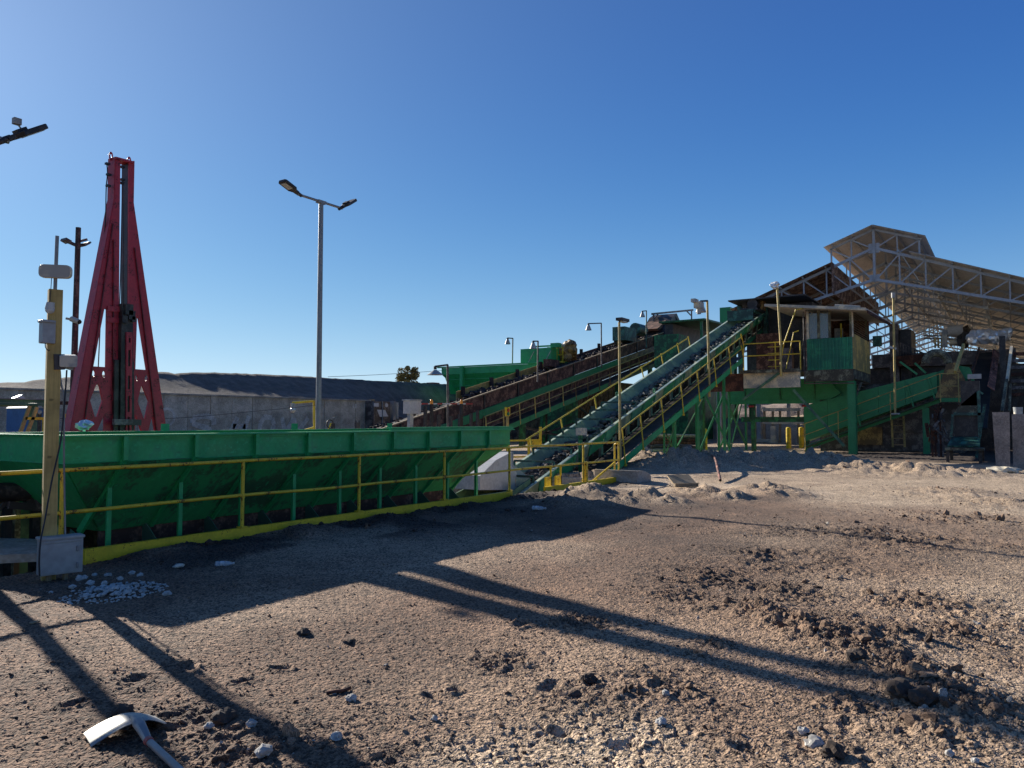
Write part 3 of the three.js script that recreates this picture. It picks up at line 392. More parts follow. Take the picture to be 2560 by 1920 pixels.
// ------------------------------------------------------------------ red mast behind the hopper
{
  const z = -16.7, q = (px, py) => { const r = PZ(px, py, z); return new THREE.Vector2(r[0], r[1]); }, t = thing('red_mast', 'tall red steel A shaped mast with black hammer guide', 'mast');
  const plate = (out, holes) => { const s = new THREE.Shape(out.map(p => q(...p))); for (const h of holes) s.holes.push(new THREE.Path(h.map(p => q(...p)))); return new THREE.ExtrudeGeometry(s, { depth: 0.05, bevelEnabled: false }).translate(0, 0, z); };
  const oval = (x, y, w, h, k = 0) => Array.from({ length: 12 }, (_, i) => { const a = i / 12 * 2 * Math.PI; return [x + w * Math.cos(a) + k * h * Math.sin(a), y + h * Math.sin(a)]; });
  const base = 1200;   // runs down behind the hopper to the ground
  part(t, 'leg_plate', M.red, b => b.add(plate([[286, 394], [298, 396], [296, 560], [294.5, 778], [291, base], [150, base], [171, 1087], [284, 497]], [
    [[258, 772], [264, 774], [262, 918], [230.5, 916]], oval(231.5, 934, 4.5, 8), oval(257, 936, 4.5, 9), [[241, 958], [246, 966], [253.5, 1001], [240, 1042], [234, 1042], [222, 1001], [236, 966]],
    [[212, 1034], [219, 1075], [204, 1073]], [[258, 1036], [257, 1078], [240, 1076]], oval(277.5, 772, 3, 3), oval(278, 799, 3, 3)])));
  part(t, 'leg_plate', M.red, b => b.add(plate([[319.5, 402], [333, 404], [331, 507], [414.5, 1085], [430, base], [327, base], [326.5, 1085], [318, 782]], [
    [[340, 783], [344, 800], [363.5, 925], [335.5, 923]], oval(339, 944, 3.5, 8), oval(363, 945, 4, 8, -.25), [[353, 964], [369, 1003], [360, 1046], [356, 1046], [341, 1003], [350, 966]], [[335, 1036], [351, 1078], [334.5, 1076]], [[378, 1038], [384, 1077], [368, 1076]]])));
  for (const pts of [[[286, 393], [284, 497], [150, base]], [[333, 403], [331, 507], [430, base]]]) part(t, 'outer_flange', M.red, b => { for (let i = 0; i < 2; i++) { const a = q(...pts[i]), c = q(...pts[i + 1]); b.bar([a.x, a.y, z - 0.1], [c.x, c.y, z - 0.1], 0.025, 0.27, new THREE.Vector3(0, 0, 1)); } });
  for (const pts of [[[320.5, 402], [318.5, 782]]]) part(t, 'inner_flange', M.black, b => { const a = q(...pts[0]), c = q(...pts[1]); b.bar([a.x, a.y, z - 0.11], [c.x, c.y, z - 0.11], 0.02, 0.24, new THREE.Vector3(0, 0, 1)); });
  for (const pts of [[[280, 600], [276, base]], [[332, 620], [402, base]], [[278, 560], [206, 1060]]]) part(t, 'stiffener', M.redDark, b => { const a = q(...pts[0]), c = q(...pts[1]); b.bar([a.x, a.y, z + 0.065], [c.x, c.y, z + 0.065], 0.02, 0.045, new THREE.Vector3(0, 0, 1)); });
  part(t, 'cross_head', M.red, b => { const a = q(284, 396), c = q(330, 408); b.bar([a.x, a.y, z - 0.06], [c.x, c.y, z - 0.06], 0.3, 0.05); });
  for (const [x, y] of [[283.5, 386], [329, 398]]) part(t, 'lifting_eye', M.red, b => { const c = q(x, y); b.add(new THREE.TorusGeometry(0.05, 0.018, 8, 16).scale(0.7, 1.5, 1).translate(c.x, c.y - 0.02, z - 0.1)); });
  part(t, 'cross_tie', M.red, b => { for (const y of [772, 800]) { const a = q(264, y), c = q(296, y + 2); b.bar([a.x, a.y, z + 0.075], [c.x, c.y, z + 0.075], 0.03, 0.12); } });
  part(t, 'guide_rail', M.black, b => { const a = q(322, 404), c = q(316, base); b.bar([a.x, a.y, z - 0.2], [c.x, c.y, z - 0.2], 0.08, 0.05, new THREE.Vector3(1, 0, 0)); });
  part(t, 'hammer', M.ironDark, b => { const a = q(308, 762), c = q(303, base); b.bar([a.x, a.y, z + 0.1], [c.x, c.y, z + 0.1], 0.15, 0.27, new THREE.Vector3(1, 0, 0)); for (const [x, y, w] of [[318, 790, .1], [300, 800, .08], [312, 776, .12], [322, 800, .06]]) { const d = q(x, y); b.box(d.x - w, d.x + w * 0.5, d.y - w, d.y + w, z + 0.1, z + 0.24); } b.bar([q(284, 900).x, q(284, 900).y, z + 0.08], [q(281, base).x, q(281, base).y, z + 0.08], 0.1, 0.1, new THREE.Vector3(1, 0, 0)).bar([q(323, 905).x, q(323, 905).y, z + 0.08], [q(324, base).x, q(324, base).y, z + 0.08], 0.1, 0.07, new THREE.Vector3(1, 0, 0)); });
  part(t, 'slotted_bar', M.red, b => { const g = plate([[303, 832], [318, 832], [315, base], [302, base]], [[[308.5, 846], [313.5, 846], [313.5, 858], [308.5, 858]], [[307.5, 876], [313.5, 876], [313, 917], [307, 917]], [[306.5, 940], [312.5, 940], [312, 974], [306, 974]], [[305.5, 990], [312, 990], [311.5, 1030], [305.5, 1030]], [[305.5, 1042], [311, 1042], [311, 1078], [305.5, 1078]]]); b.add(g.translate(0, 0, 0.16)); });
  part(t, 'clamp_bar', M.steelDark, b => { const a = q(268, 1055), c = q(336, 1056); b.bar([a.x, a.y, z + 0.24], [c.x, c.y, z + 0.24], 0.08, 0.13); });
  part(t, 'hose', M.cable, b => b.path([[273, 405], [275, 430], [272, 462], [270, 540], [262, 660], [258, 780], [252, 916]].map(p => { const v = q(...p); return [v.x, v.y, z - 0.1]; }), 0.012, 6, 40).path([[309, 460], [307, 560], [304, 700], [302, 762]].map(p => { const v = q(...p); return [v.x, v.y, z - 0.05]; }), 0.011, 6, 30));
  for (const [x, y] of [[272, 408], [275, 435], [274, 463], [309, 416], [309, 448], [307, 456]]) part(t, 'hose_clip', M.black, b => { const v = q(x, y); b.box(v.x - 0.04, v.x + 0.05, v.y - 0.025, v.y + 0.02, z - 0.1, z - 0.02); });
  part(t, 'base_flange', M.yellow, b => { const a = q(410, 1038), c = q(424, 1130); b.bar([a.x, a.y, z - 0.14], [c.x, c.y, z - 0.14], 0.12, 0.12); });
}
single('foil_bundle', 'crumpled silver foil bundle tied above the hopper rim before the red mast', 'bundle', M.foil, b => { const c = PZ(212, 1064, -13.0); b.lump([c[0], c[1], c[2]], 0.15, 611, 2, [1.0, 0.62, 0.6]); b.box(c[0] - 0.02, c[0] + 0.02, 1.4, c[1], c[2] - 0.03, c[2] - 0.01); });
// ------------------------------------------------------------------ lamp poles
function lampHead(b1, b2, c, dir, tilt, k) { // flat road-lamp head: housing into b1, lens into b2
  const d = V(dir).clone().multiplyScalar(Math.cos(tilt)).addScaledVector(UPY, Math.sin(tilt)), s = new THREE.Vector3().crossVectors(d, UPY).normalize(), u = new THREE.Vector3().crossVectors(s, d), o = V(c);
  const m = new THREE.Matrix4().makeBasis(d, u, s).setPosition(o), sh = new THREE.Shape([[0, -0.05], [0.1, -0.06], [0.2, -0.15], [0.56, -0.15], [0.6, -0.11], [0.6, 0.11], [0.56, 0.15], [0.2, 0.15], [0.1, 0.06], [0, 0.05]].map(p => new THREE.Vector2(p[0] * k, p[1] * k)));
  const g = new THREE.ExtrudeGeometry(sh, { depth: 0.05 * k, bevelEnabled: true, bevelSize: 0.012 * k, bevelThickness: 0.015 * k, bevelSegments: 2 }).rotateX(-Math.PI / 2);
  b1.add(g.applyMatrix4(m)); b1.add(new THREE.CylinderGeometry(0.05 * k, 0.05 * k, 0.2 * k, 10).rotateZ(Math.PI / 2).translate(-0.05 * k, 0.03 * k, 0).applyMatrix4(m)).add(new THREE.BoxGeometry(0.16 * k, 0.06 * k, 0.16 * k).translate(0.24 * k, 0.08 * k, 0).applyMatrix4(m));
  b2.add(new THREE.BoxGeometry(0.28 * k, 0.012 * k, 0.2 * k).translate(0.4 * k, -0.018 * k, 0).applyMatrix4(m));
}
function streetLamp(label, base, h, armL, armR, r, k, yawL = 0) {
  const t = thing('street_lamp', label, 'lamp'), [x, z] = base;
  part(t, 'pole', M.galv, b => b.tube([x, -0.1, z], [x, h, z], r, 16, r * 0.85));
  part(t, 'base_plate', M.galv, b => b.box(x - 0.2, x + 0.2, 0, 0.03, z - 0.2, z + 0.2));
  part(t, 'arm', M.galv, b => b.box(x - 0.16, x + 0.16, h - 0.04, h + 0.05, z - 0.07, z + 0.07).tube([x - armL, h + 0.02, z], [x + armR, h + 0.02, z], r * 0.45, 10));
  for (const [d, L, tilt] of [[[-1, 0, 0], armL, 0.34], [[1, 0, 0], armR, 0.6]]) { const a = new MB(), l = new MB(); lampHead(a, l, [x + d[0] * L, h + 0.03, z], d, tilt, k); const hd = a.out('lamp_head', M.ironDark, t); l.out('lens', M.lens, hd); }
  return t;
}
{ const b0 = PZ(796, 1055, -17.8), h = PZ(797, 504, -17.8)[1]; streetLamp('tall grey steel lamp pole with two lamp heads behind the long hopper', [b0[0], b0[2]], h, 0.95, 0.9, 0.085, 1.05);
  const c = [4.62, -12.0], hh = PZ(40, 362, c[1])[1] ; const l = streetLamp('close lamp pole whose black lamp head with sensor hangs over the receiving bin', c, hh, 0.95, PZ(22, 350, c[1])[0] - c[0], 0.085, 0.95);
  part(l, 'light_sensor', M.steel, b => { const q = PZ(58, 328, c[1]), w = PZ(42, 308, c[1]); b.tube(q, w, 0.012, 8).box(w[0] - 0.05, w[0] + 0.05, w[1] - 0.02, w[1] + 0.07, w[2] - 0.04, w[2] + 0.04); }); }
{ const t = thing('flood_light_pole', 'dark weathered pole with floodlights standing behind the yellow timber post', 'lamp pole'), z = -19, P = (a, b) => PZ(a, b, z), x = P(188, 1000)[0];
  part(t, 'pole', M.iron, b => b.tube([P(182, 1000)[0], -0.1, z], [P(196, 569)[0], P(196, 569)[1], z], 0.085, 10, 0.06));
  part(t, 'arm', M.ironDark, b => b.bar(P(160, 600), P(192, 614), 0.08, 0.06).bar(P(190, 614), P(226, 606), 0.08, 0.04));
  for (const [a, c] of [[[158, 598], [172, 606]], [[196, 604], [212, 600]], [[206, 614], [218, 608]]]) part(t, 'flood_light', M.steelDark, b => b.bar(P(...a), P(...c), 0.25, 0.06)); }

// ------------------------------------------------------------------ near inclined conveyor
const CN = -12.4, CF = -13.9, WZ = -11.6, fl = x => -0.34 + 0.3185 * (x - 19.8), sb = x => 0.146 + 0.3155 * (x - 25.02);
const along = (x0, x1, step) => { const n = Math.max(1, Math.round((x1 - x0) / step)); return Array.from({ length: n + 1 }, (_, i) => x0 + (x1 - x0) * i / n); };
{
  const t = thing('inclined_conveyor', 'green inclined belt conveyor with yellow railed walkway rising from the hopper', 'conveyor'), X0 = 19.4, X1 = 47.0;
  const hoods = along(X0, X1, 1.15);
  for (let i = 0; i + 1 < hoods.length; i++) { // side boards, every other one set back a little
    const a = hoods[i], c = hoods[i + 1] - 0.012, o = i % 2 ? 0.05 : 0.0, hgt = a < 24.5 ? 0.5 : 0.43;
    part(t, 'side_board', i % 3 === 0 ? M.greenPale : i % 2 ? M.greenDusty : M.greenPlant, b => b.slab([a, fl(a) - hgt, CN + o - 0.02], [c, fl(c) - hgt, CN + o - 0.02 - (i % 2) * 0.09], [c, fl(c) - 0.02, CN + 0.05], [a, fl(a) - 0.02, CN + 0.05], 0.012));
    part(t, 'gusset', M.greenDusty, b => b.prism([[CN + 0.055, fl(a) - 0.03], [CN + 0.16, fl(a) - 0.03], [CN + 0.03, fl(a) - hgt]], 'x', a - 0.012, a + 0.012));
  }
  for (const [z, nm] of [[CN + 0.05, 'top_flange'], [CF - 0.05, 'top_flange']]) for (let i = 0; i + 1 < hoods.length; i += 2) { const a = hoods[i], c = hoods[Math.min(i + 2, hoods.length - 1)] - 0.03; part(t, nm, M.mintSheen, b => b.bar([a, fl(a), z], [c, fl(c), z], 0.11, 0.035)); }  // grazing sun gloss is put into the pale flange colour
  for (let i = 0; i + 1 < hoods.length; i++) { const a = hoods[i], c = hoods[i + 1] - 0.01; part(t, 'far_board', M.greenPale, b => b.slab([a, fl(a) - 0.4, CF + 0.32], [c, fl(c) - 0.4, CF + 0.32], [c, fl(c) - 0.02, CF - 0.02], [a, fl(a) - 0.02, CF - 0.02], 0.012)); }
  part(t, 'belt', M.rubber, b => b.slab([X0, fl(X0) - 0.42, CN - 0.05], [X1, fl(X1) - 0.42, CN - 0.05], [X1, fl(X1) - 0.42, CF + 0.3], [X0, fl(X0) - 0.42, CF + 0.3], 0.03));
  part(t, 'return_belt', M.rubber, b => b.slab([X0 + 1, fl(X0 + 1) - 1.25, CN - 0.05], [X1, fl(X1) - 1.25, CN - 0.05], [X1, fl(X1) - 1.25, CF + 0.2], [X0 + 1, fl(X0 + 1) - 1.25, CF + 0.2], 0.025));
  for (let i = 0; i + 1 < hoods.length; i++) { const a = hoods[i] + 0.02, c = hoods[i + 1] - 0.02; if (a < 20.3) continue; // frame side: plate with a rectangular window
    part(t, 'frame_plate', i % 2 ? M.greenOld : M.greenGrey, b => { const y = x => fl(x) - 0.46, h = 0.5; b.bar([a, y(a) - 0.04, CN - 0.1], [c, y(c) - 0.04, CN - 0.1], 0.02, 0.1).bar([a, y(a) - h, CN - 0.1], [c, y(c) - h, CN - 0.1], 0.02, 0.12).box(a, a + 0.16, y(a) - h, y(a) - 0.02, CN - 0.112, CN - 0.09).box(c - 0.16, c, y(c) - h, y(c) - 0.02, CN - 0.112, CN - 0.09); });
    part(t, 'idler', M.iron, b => b.tube([(a + c) / 2, fl((a + c) / 2) - 0.62, CN - 0.12], [(a + c) / 2, fl((a + c) / 2) - 0.62, CF + 0.2], 0.07, 10)); }
  part(t, 'frame_plate', M.steelDark, b => b.bar([X0 + 0.6, fl(X0 + 0.6) - 0.8, CF + 0.05], [X1, fl(X1) - 0.8, CF + 0.05], 0.03, 0.6));
  part(t, 'lower_chord', M.blueGreen, b => b.bar([X0 + 1.5, fl(X0 + 1.5) - 1.12, CN - 0.1], [X1, fl(X1) - 1.12, CN - 0.1], 0.05, 0.2));
  // walkway on the near side
  const W0 = 24.3, W1 = 39.6;
  part(t, 'walkway_stringer', M.green, b => b.bar([22.6, sb(22.6) + 0.13, WZ + 0.03], [W1, sb(W1) + 0.13, WZ + 0.03], 0.03, 0.24).bar([22.6, sb(22.6) + 0.13, CN + 0.02], [W1, sb(W1) + 0.13, CN + 0.02], 0.03, 0.2));
  part(t, 'walkway_deck', M.ironDark, b => b.slab([22.6, sb(22.6) + 0.28, WZ], [W1, sb(W1) + 0.28, WZ], [W1, sb(W1) + 0.28, CN + 0.03], [22.6, sb(22.6) + 0.28, CN + 0.03], 0.03));
  part(t, 'handrail', M.yellowRail, b => b.path([[25.02, sb(25) + 1.32, WZ], [39.58, sb(39.58) + 1.32, WZ]], 0.026, 8));
  part(t, 'handrail', M.yellowRail, b => b.path([[25.02, sb(25) + 0.72, WZ], [39.58, sb(39.58) + 0.72, WZ]], 0.022, 8));
  for (const x of [25.05, 26.65, 28.69, 30.86, 32.88, 35.2, 37.48]) part(t, 'rail_post', M.yellowRail, b => b.tube([x + 0.1, sb(x) + 0.02, WZ + 0.07], [x, sb(x) + 1.3, WZ], 0.027, 8).box(x + 0.04, x + 0.16, sb(x) - 0.02, sb(x) + 0.06, WZ + 0.05, WZ + 0.1));
  part(t, 'handrail', M.yellowRail, b => b.path([[22.9, fl(22.9) + 0.42, -14.3], [39.2, fl(39.2) + 0.42 - 0.1, -14.3]], 0.03, 8));
  for (const x of [23.2, 25.4, 28.2, 30.6, 33.0, 35.4, 37.6, 39.2]) part(t, 'rail_post', M.yellowRail, b => b.tube([x, fl(x) - 0.1, -14.2], [x, fl(x) + 0.42, -14.3], 0.03, 8));
  for (const x of [20.3, 21.55, 22.75, 23.9, 24.85, 25.9, 27.05, 28.05]) part(t, 'arch_frame', M.teal, b => { const y = fl(x) + 0.20; b.bar([x, y, CN], [x, y, CF], 0.06, 0.07).bar([x, fl(x) - 0.02, CN], [x, y, CN], 0.06, 0.06).bar([x, fl(x) - 0.02, CF], [x, y, CF], 0.06, 0.06); });
  part(t, 'eye_ring', M.greenDusty, b => { for (const [x, z] of [[29.5, CF], [29.9, CN]]) b.add(new THREE.TorusGeometry(0.09, 0.02, 8, 18).translate(x, fl(x) + 0.13, z)); });
  part(t, 'tail_box', M.greenOld, b => b.slab([18.3, -0.62, CN - 0.04], [20.2, -0.02, CN - 0.04], [20.2, -0.6, CN - 0.04], [18.3, -1.1, CN - 0.04], 0.03)); part(t, 'tail_box', M.greenOld, b => b.slab([18.2, -0.45, CF], [20.3, 0.05, CF], [20.3, -0.9, CF], [18.2, -1.1, CF], 0.03));
  part(t, 'drive_motor', M.ironDark, b => b.tube([45.3, fl(46) + 0.62, -12.6], [46.1, fl(46) + 0.66, -12.6], 0.3, 16).box(44.9, 46.6, fl(46) + 0.2, fl(46) + 0.34, -13.2, -12.2));
  part(t, 'gearbox', M.ochre, b => b.box(46.2, 46.8, fl(46) + 0.36, fl(46) + 1.0, -12.75, -12.2).tube([46.8, fl(46) + 0.66, -12.5], [47.3, fl(46) + 0.66, -12.5], 0.22, 12));
  part(t, 'head_frame', M.teal, b => b.bar([44.8, fl(44.8) + 0.55, CN], [47.4, fl(46) + 0.1, CN], 0.1, 0.18).bar([44.8, fl(44.8) + 0.55, CF], [47.4, fl(46) + 0.1, CF], 0.1, 0.18).box(44.7, 44.85, fl(44.8), fl(44.8) + 0.6, CF, CN).box(47.2, 47.5, fl(45) - 3.2, fl(46) + 0.9, CN - 0.1, CN + 0.15).box(47.2, 47.5, fl(45) - 3.2, fl(46) + 0.9, CF - 0.15, CF + 0.1));
  part(t, 'head_pulley', M.rubber, b => b.tube([47.2, fl(47) - 0.5, CN - 0.05], [47.2, fl(47) - 0.5, CF + 0.05], 0.42, 18));
}
{ // broken stone on the belt
  single('belt_load', 'grey broken rubble carried up on the green conveyor belt', 'rubble', M.rubble, b => { for (let i = 0; i < 560; i++) { const x = rr(21.5, 45.5), z = rr(CN - 0.38, CF + 0.34), s = rr(0.05, 0.14); b.lump([x, fl(x) - 0.38 + s * 0.3 + 0.06 * (1 - Math.abs(z + 13.2) / 0.5), z], s, i % 40, 0, [1.3, 0.7, 1]); } });
  single('spill_load', 'dark damp soil piled on the conveyor tail in the pit', 'soil', M.coal, b => { for (let i = 0; i < 260; i++) { const x = rr(19.2, 24.5), z = lerp(CN - 0.15, CF + 0.35, Math.pow(rnd(), 1.6)), s = rr(0.05, 0.16); b.lump([x, fl(x) - 0.36 + s * 0.3 + 0.12 * rnd(), z], s, i % 33, 0, [1.2, 0.7, 1]); } });
}
{ // conveyor supports: each trestle is bolted to its own footing
  const leg = (t, x, z, top, w, m = M.greenPlant) => part(t, 'leg', m, b => b.box(x - w / 2, x + w / 2, -0.15, top, z - 0.012, z + 0.012).box(x - w / 2, x - w / 2 + 0.02, -0.15, top, z - w / 2, z - 0.014).box(x + w / 2 - 0.02, x + w / 2, -0.15, top, z - w / 2, z - 0.014));
  const t1 = thing('conveyor_trestle', 'green steel trestle with thin cross bracing under the lower conveyor walkway', 'trestle', 'conveyor trestles');
  leg(t1, 30.0, -12.0, sb(30) - 0.02, 0.09); leg(t1, 32.9, -12.65, sb(33) + 0.0, 0.22); leg(t1, 33.2, -11.72, sb(33) + 0.05, 0.16);
  part(t1, 'brace', M.greenDeep, b => b.bar([30, 0.2, -12], [33, 1.9, -12.6], 0.05, 0.06).bar([30.2, 1.2, -12], [33, 0.1, -12.6], 0.05, 0.05).bar([33, 0.6, -12.6], [35.9, sb(36) - 0.1, -12], 0.06, 0.06));
  const t2 = thing('conveyor_trestle', 'green braced trestle with crossed flat bars beneath the conveyor head', 'trestle', 'conveyor trestles');
  const F = [[38.4, -13.5], [38.0, -12.0], [41.8, -12.93], [44.2, -14.3], [47.6, -13.7]], top = x => Math.min(sb(x) - 0.02, fl(x) - 1.4);
  for (const [x, z] of F) leg(t2, x, z, Math.min(4.35, top(x)), 0.17);
  for (const [a, c] of [[0, 2], [2, 0], [3, 4], [4, 3], [2, 4]]) part(t2, 'brace', M.greenPlant, b => b.bar([F[a][0], 0.15, F[a][1]], [F[c][0], 3.9, F[c][1]], 0.03, 0.15));
  const t3 = thing('steel_column', 'thick dark green steel column standing behind the conveyor trestle', 'column');
  part(t3, 'shaft', M.greenDeep, b => b.box(42.4, 42.75, -0.1, 4.3, -15.1, -14.7)); part(t3, 'flange', M.greenDeep, b => b.box(42.35, 42.8, -0.1, 4.3, -14.7, -14.66));
  for (const [px, py, h, nm] of [[1762, 1128, 1.25, 'yellow bollard with rounded top standing by the dark green column'], [1972, 1122, 1.3, 'thin yellow bollard in the sunlit gap below the platform'], [2004, 1120, 1.3, 'second yellow bollard by the steel leg in the sunlit gap']]) {
    const p = PY(px, py, 0); single('bollard', nm, 'bollard', M.yellow, b => b.tube([p[0], -0.1, p[2]], [p[0], h, p[2]], 0.16, 14).ball([p[0], h, p[2]], 0.158, 12, 0.5)); }
}
// ------------------------------------------------------------------ platform, chute and control cabin at the conveyor head
{
  const t = thing('head_platform', 'steel platform with yellow rails beside the conveyor head', 'platform'), y0 = 4.35, x = 41;
  part(t, 'deck', M.steelDark, b => b.box(x, 47, y0, y0 + 0.06, -12.1, -9.2)); part(t, 'edge_beam', M.greenGrey, b => b.box(x - 0.05, x - 0.002, y0 - 0.08, y0 + 0.1, -12.1, -9.0));
  part(t, 'girder', M.cream, b => b.box(x + 0.25, x + 0.4, y0 - 0.85, y0 - 0.02, -12.0, -9.1));
  part(t, 'girder', M.rust, b => b.box(x + 0.26, x + 0.38, y0 - 1.0, y0 - 0.05, -14.2, -12.02));
  for (const yy of [1.5, 0.85]) part(t, 'handrail', M.yellowRail, b => b.path([[39.55, sb(39.55) + 0.9 + (yy - 0.85) * 0.95, WZ], [x, y0 + yy, -11.9], [x, y0 + yy, -9.0]], 0.028, 8));
  for (const z of [-11.9, -10.25, -9.0]) part(t, 'rail_post', M.yellowRail, b => b.tube([x, y0, z], [x, y0 + 1.5, z], 0.03, 8));
  part(t, 'ladder', M.yellowRail, b => { b.path([[x + 0.2, y0, -10.1], [x + 0.3, y0 + 1.4, -9.9], [x + 0.5, y0 + 3.2, -9.3], [x + 0.9, y0 + 3.3, -9.0]], 0.03, 7).path([[x + 0.2, y0, -9.8], [x + 0.4, y0 + 2.0, -9.4], [x + 0.6, y0 + 2.1, -9.2]], 0.028, 7); });
  for (let i = 0; i < 4; i++) part(t, 'step', M.yellowRail, b => b.box(x + 1.0, x + 1.1, y0 + 0.3 + i * 0.35, y0 + 0.34 + i * 0.35, -10.9, -10.2));
  part(t, 'knee_brace', M.greenOld, b => b.bar([x + 0.1, y0 - 0.1, -10.1], [x + 0.1, 2.9, -12.0], 0.09, 0.12).bar([x + 0.1, y0 - 1.0, -9.4], [x + 0.3, 0.5, -7.05], 0.1, 0.13));
  part(t, 'back_plate', M.brown, b => b.box(44.9, 45.0, y0 + 0.1, fl(45) - 0.9, -12.3, -10.9));
  part(t, 'cabinet', M.steelDark, b => b.box(44.4, 44.8, y0 + 0.1, y0 + 1.5, -10.8, -10.2)); part(t, 'ladder', M.greenGrey, b => b.bar([43.2, y0 + 0.1, -9.6], [44.5, y0 + 3.2, -9.4], 0.05, 0.06).bar([43.2, y0 + 0.1, -9.2], [44.5, y0 + 3.2, -9.0], 0.05, 0.06));
  part(t, 'pipe_post', M.yellowOld, b => b.path([[40.9, y0 - 0.3, -9.95], [40.9, y0 + 1.6, -9.95], [41.0, y0 + 4.4, -10.1]], 0.06, 8)); part(t, 'wrapped_lamp', M.foil, b => b.lump([41.0, y0 + 4.5, -10.2], 0.22, 701, 2, [1, .8, 1]));
}
{
  const t = thing('discharge_chute', 'dark green discharge chute hood above the conveyor platform', 'chute');
  part(t, 'hood', M.ironDark, b => b.box(47.55, 49.6, 4.6, fl(47) + 0.5, -13.6, -9.7)); part(t, 'side_plate', M.greenDeep, b => b.prism([[-9.7, 8.2], [-8.9, 8.2], [-8.6, 6.6], [-8.75, 5.4], [-9.7, 6.8]], 'x', 46.6, 46.7)); part(t, 'wing_plate', M.blueGreen, b => b.prism([[-9.5, 8.0], [-9.2, 8.0], [-8.9, 6.7], [-9.1, 6.4], [-9.45, 6.6]], 'x', 46.3, 46.36));
  part(t, 'cover_roof', M.ironDark, b => b.box(45.2, 50, fl(47) + 0.55, fl(47) + 0.62, -14, -9.6));
}
{
  const t = thing('control_cabin', 'raised control cabin with green corrugated front and louvred side', 'cabin'), x = 43, z0 = -9.1, z1 = -6.83, x1 = 48.6, yF = 4.46, yS = 6.12;
  part(t, 'front_sheet', M.blueGreen, b => ribbed(b, [x, yF + 0.0, z0], [0, 0, z1 - z0], [0, yS - yF, 0], 0.17, 0.035, [-1, 0, 0]));
  part(t, 'side_sheet', M.yellowOld, b => ribbed(b, [x, yF, z1], [x1 - x, 0, 0], [0, yS - yF + 0.2, 0], 0.3, 0.04, [0, 0, 1]));
  part(t, 'floor_beam', M.greenGrey, b => b.box(x - 0.05, x + 0.1, yF - 0.62, yF - 0.01, z0 - 0.1, z1 + 0.02)); part(t, 'floor_beam', M.greenGrey, b => b.box(x + 0.1, x1, yF - 0.5, yF - 0.01, z1 - 0.12, z1 + 0.02)); part(t, 'floor', M.steelDark, b => b.box(x + 0.1, x1, yF - 0.06, yF, z0, z1 - 0.13));
  part(t, 'pipe', M.steelDark, b => b.path([[x - 0.12, 7.6, z0 - 0.12], [x - 0.12, yF - 0.7, z0 - 0.12], [x - 0.12, yF - 0.75, z1], [x + 3, yF - 0.85, z1 + 0.1]], 0.03, 6));
  for (const z of [z0, z0 + 0.55, z0 + 1.1, z1 - 0.14]) part(t, 'mullion', z === z0 ? M.cream : M.greenGrey, b => b.box(x, x + 0.1, yS, 7.62, z, z + 0.12));
  part(t, 'rear_wall', M.brown, b => b.box(x1, x1 + 0.06, yF, 7.7, z0, z1)); part(t, 'inner_wall', M.sheetBrown, b => b.box(x, x1, yF, 7.7, z0 - 0.06, z0 - 0.002));
  part(t, 'window_pane', M.glass, b => b.box(x + 0.03, x + 0.04, yS + 0.02, 7.5, z0 + 0.13, z0 + 0.54)); part(t, 'window_pane', M.glass, b => b.box(x + 0.03, x + 0.04, yS + 0.02, 7.5, z0 + 0.68, z0 + 1.09));
  part(t, 'interior_pipe', M.yellow, b => b.tube([x + 1.2, yF, z1 - 0.75], [x + 1.2, 7.0, z1 - 0.75], 0.05, 8)); part(t, 'interior_cabinet', M.whiteOld, b => b.box(x + 2.5, x + 2.8, yF, 6.9, z0 + 0.95, z0 + 1.35));
  for (let i = 0; i < 9; i++) part(t, 'louvre', M.plank, b => b.slab([x + 0.1, 6.40 + i * 0.13, z1 + 0.02], [x1 - 1.0, 6.40 + i * 0.13, z1 + 0.02], [x1 - 1.0, 6.46 + i * 0.13, z1 - 0.06], [x + 0.1, 6.46 + i * 0.13, z1 - 0.06], 0.02));
  part(t, 'corner_post', M.cream, b => b.box(x - 0.02, x + 0.1, yS, 7.62, z1 - 0.02, z1 + 0.05)); part(t, 'corner_post', M.greenGrey, b => b.box(x1 - 1, x1 - 0.9, yS, 7.6, z1 - 0.06, z1 + 0.05));
  const R = [[x - 1.1, 8.05, -11.0], [x - 1.1, 7.42, -6.0], [x1 + 1, 7.55, -5.8], [x1 + 1, 8.2, -11.0]];
  part(t, 'roof', M.sheet, b => b.slab(...R, -0.1)); part(t, 'roof_edge', M.cream, b => b.bar([x - 1.13, 7.98, -11], [x - 1.13, 7.37, -6], 0.05, 0.14)); part(t, 'fascia', M.rust, b => b.bar([x - 1.0, 7.25, -5.95], [x1 + 1, 7.35, -5.75], 0.04, 0.16));
  part(t, 'rolled_cover', M.cream, b => b.tube([x - 0.9, 7.68, -7.5], [x - 0.9, 7.5, -6.3], 0.09, 8));
}
{ const t = thing('cabin_column', 'broad green steel column carrying the corner of the control cabin', 'column'), x = 43.2, z = -6.95;
  part(t, 'web', M.greenPlant, b => b.box(x - 0.17, x - 0.15, -0.15, 3.82, z - 0.18, z + 0.18)); part(t, 'flange', M.greenPlant, b => b.box(x - 0.148, x + 0.17, -0.15, 3.82, z - 0.2, z - 0.18)); part(t, 'flange', M.greenPlant, b => b.box(x - 0.148, x + 0.17, -0.15, 3.82, z + 0.18, z + 0.2)); part(t, 'strut', M.greenGrey, b => b.bar([x + 0.2, 2.9, z + 0.1], [x + 1.4, 3.8, z + 0.25], 0.08, 0.1)); }
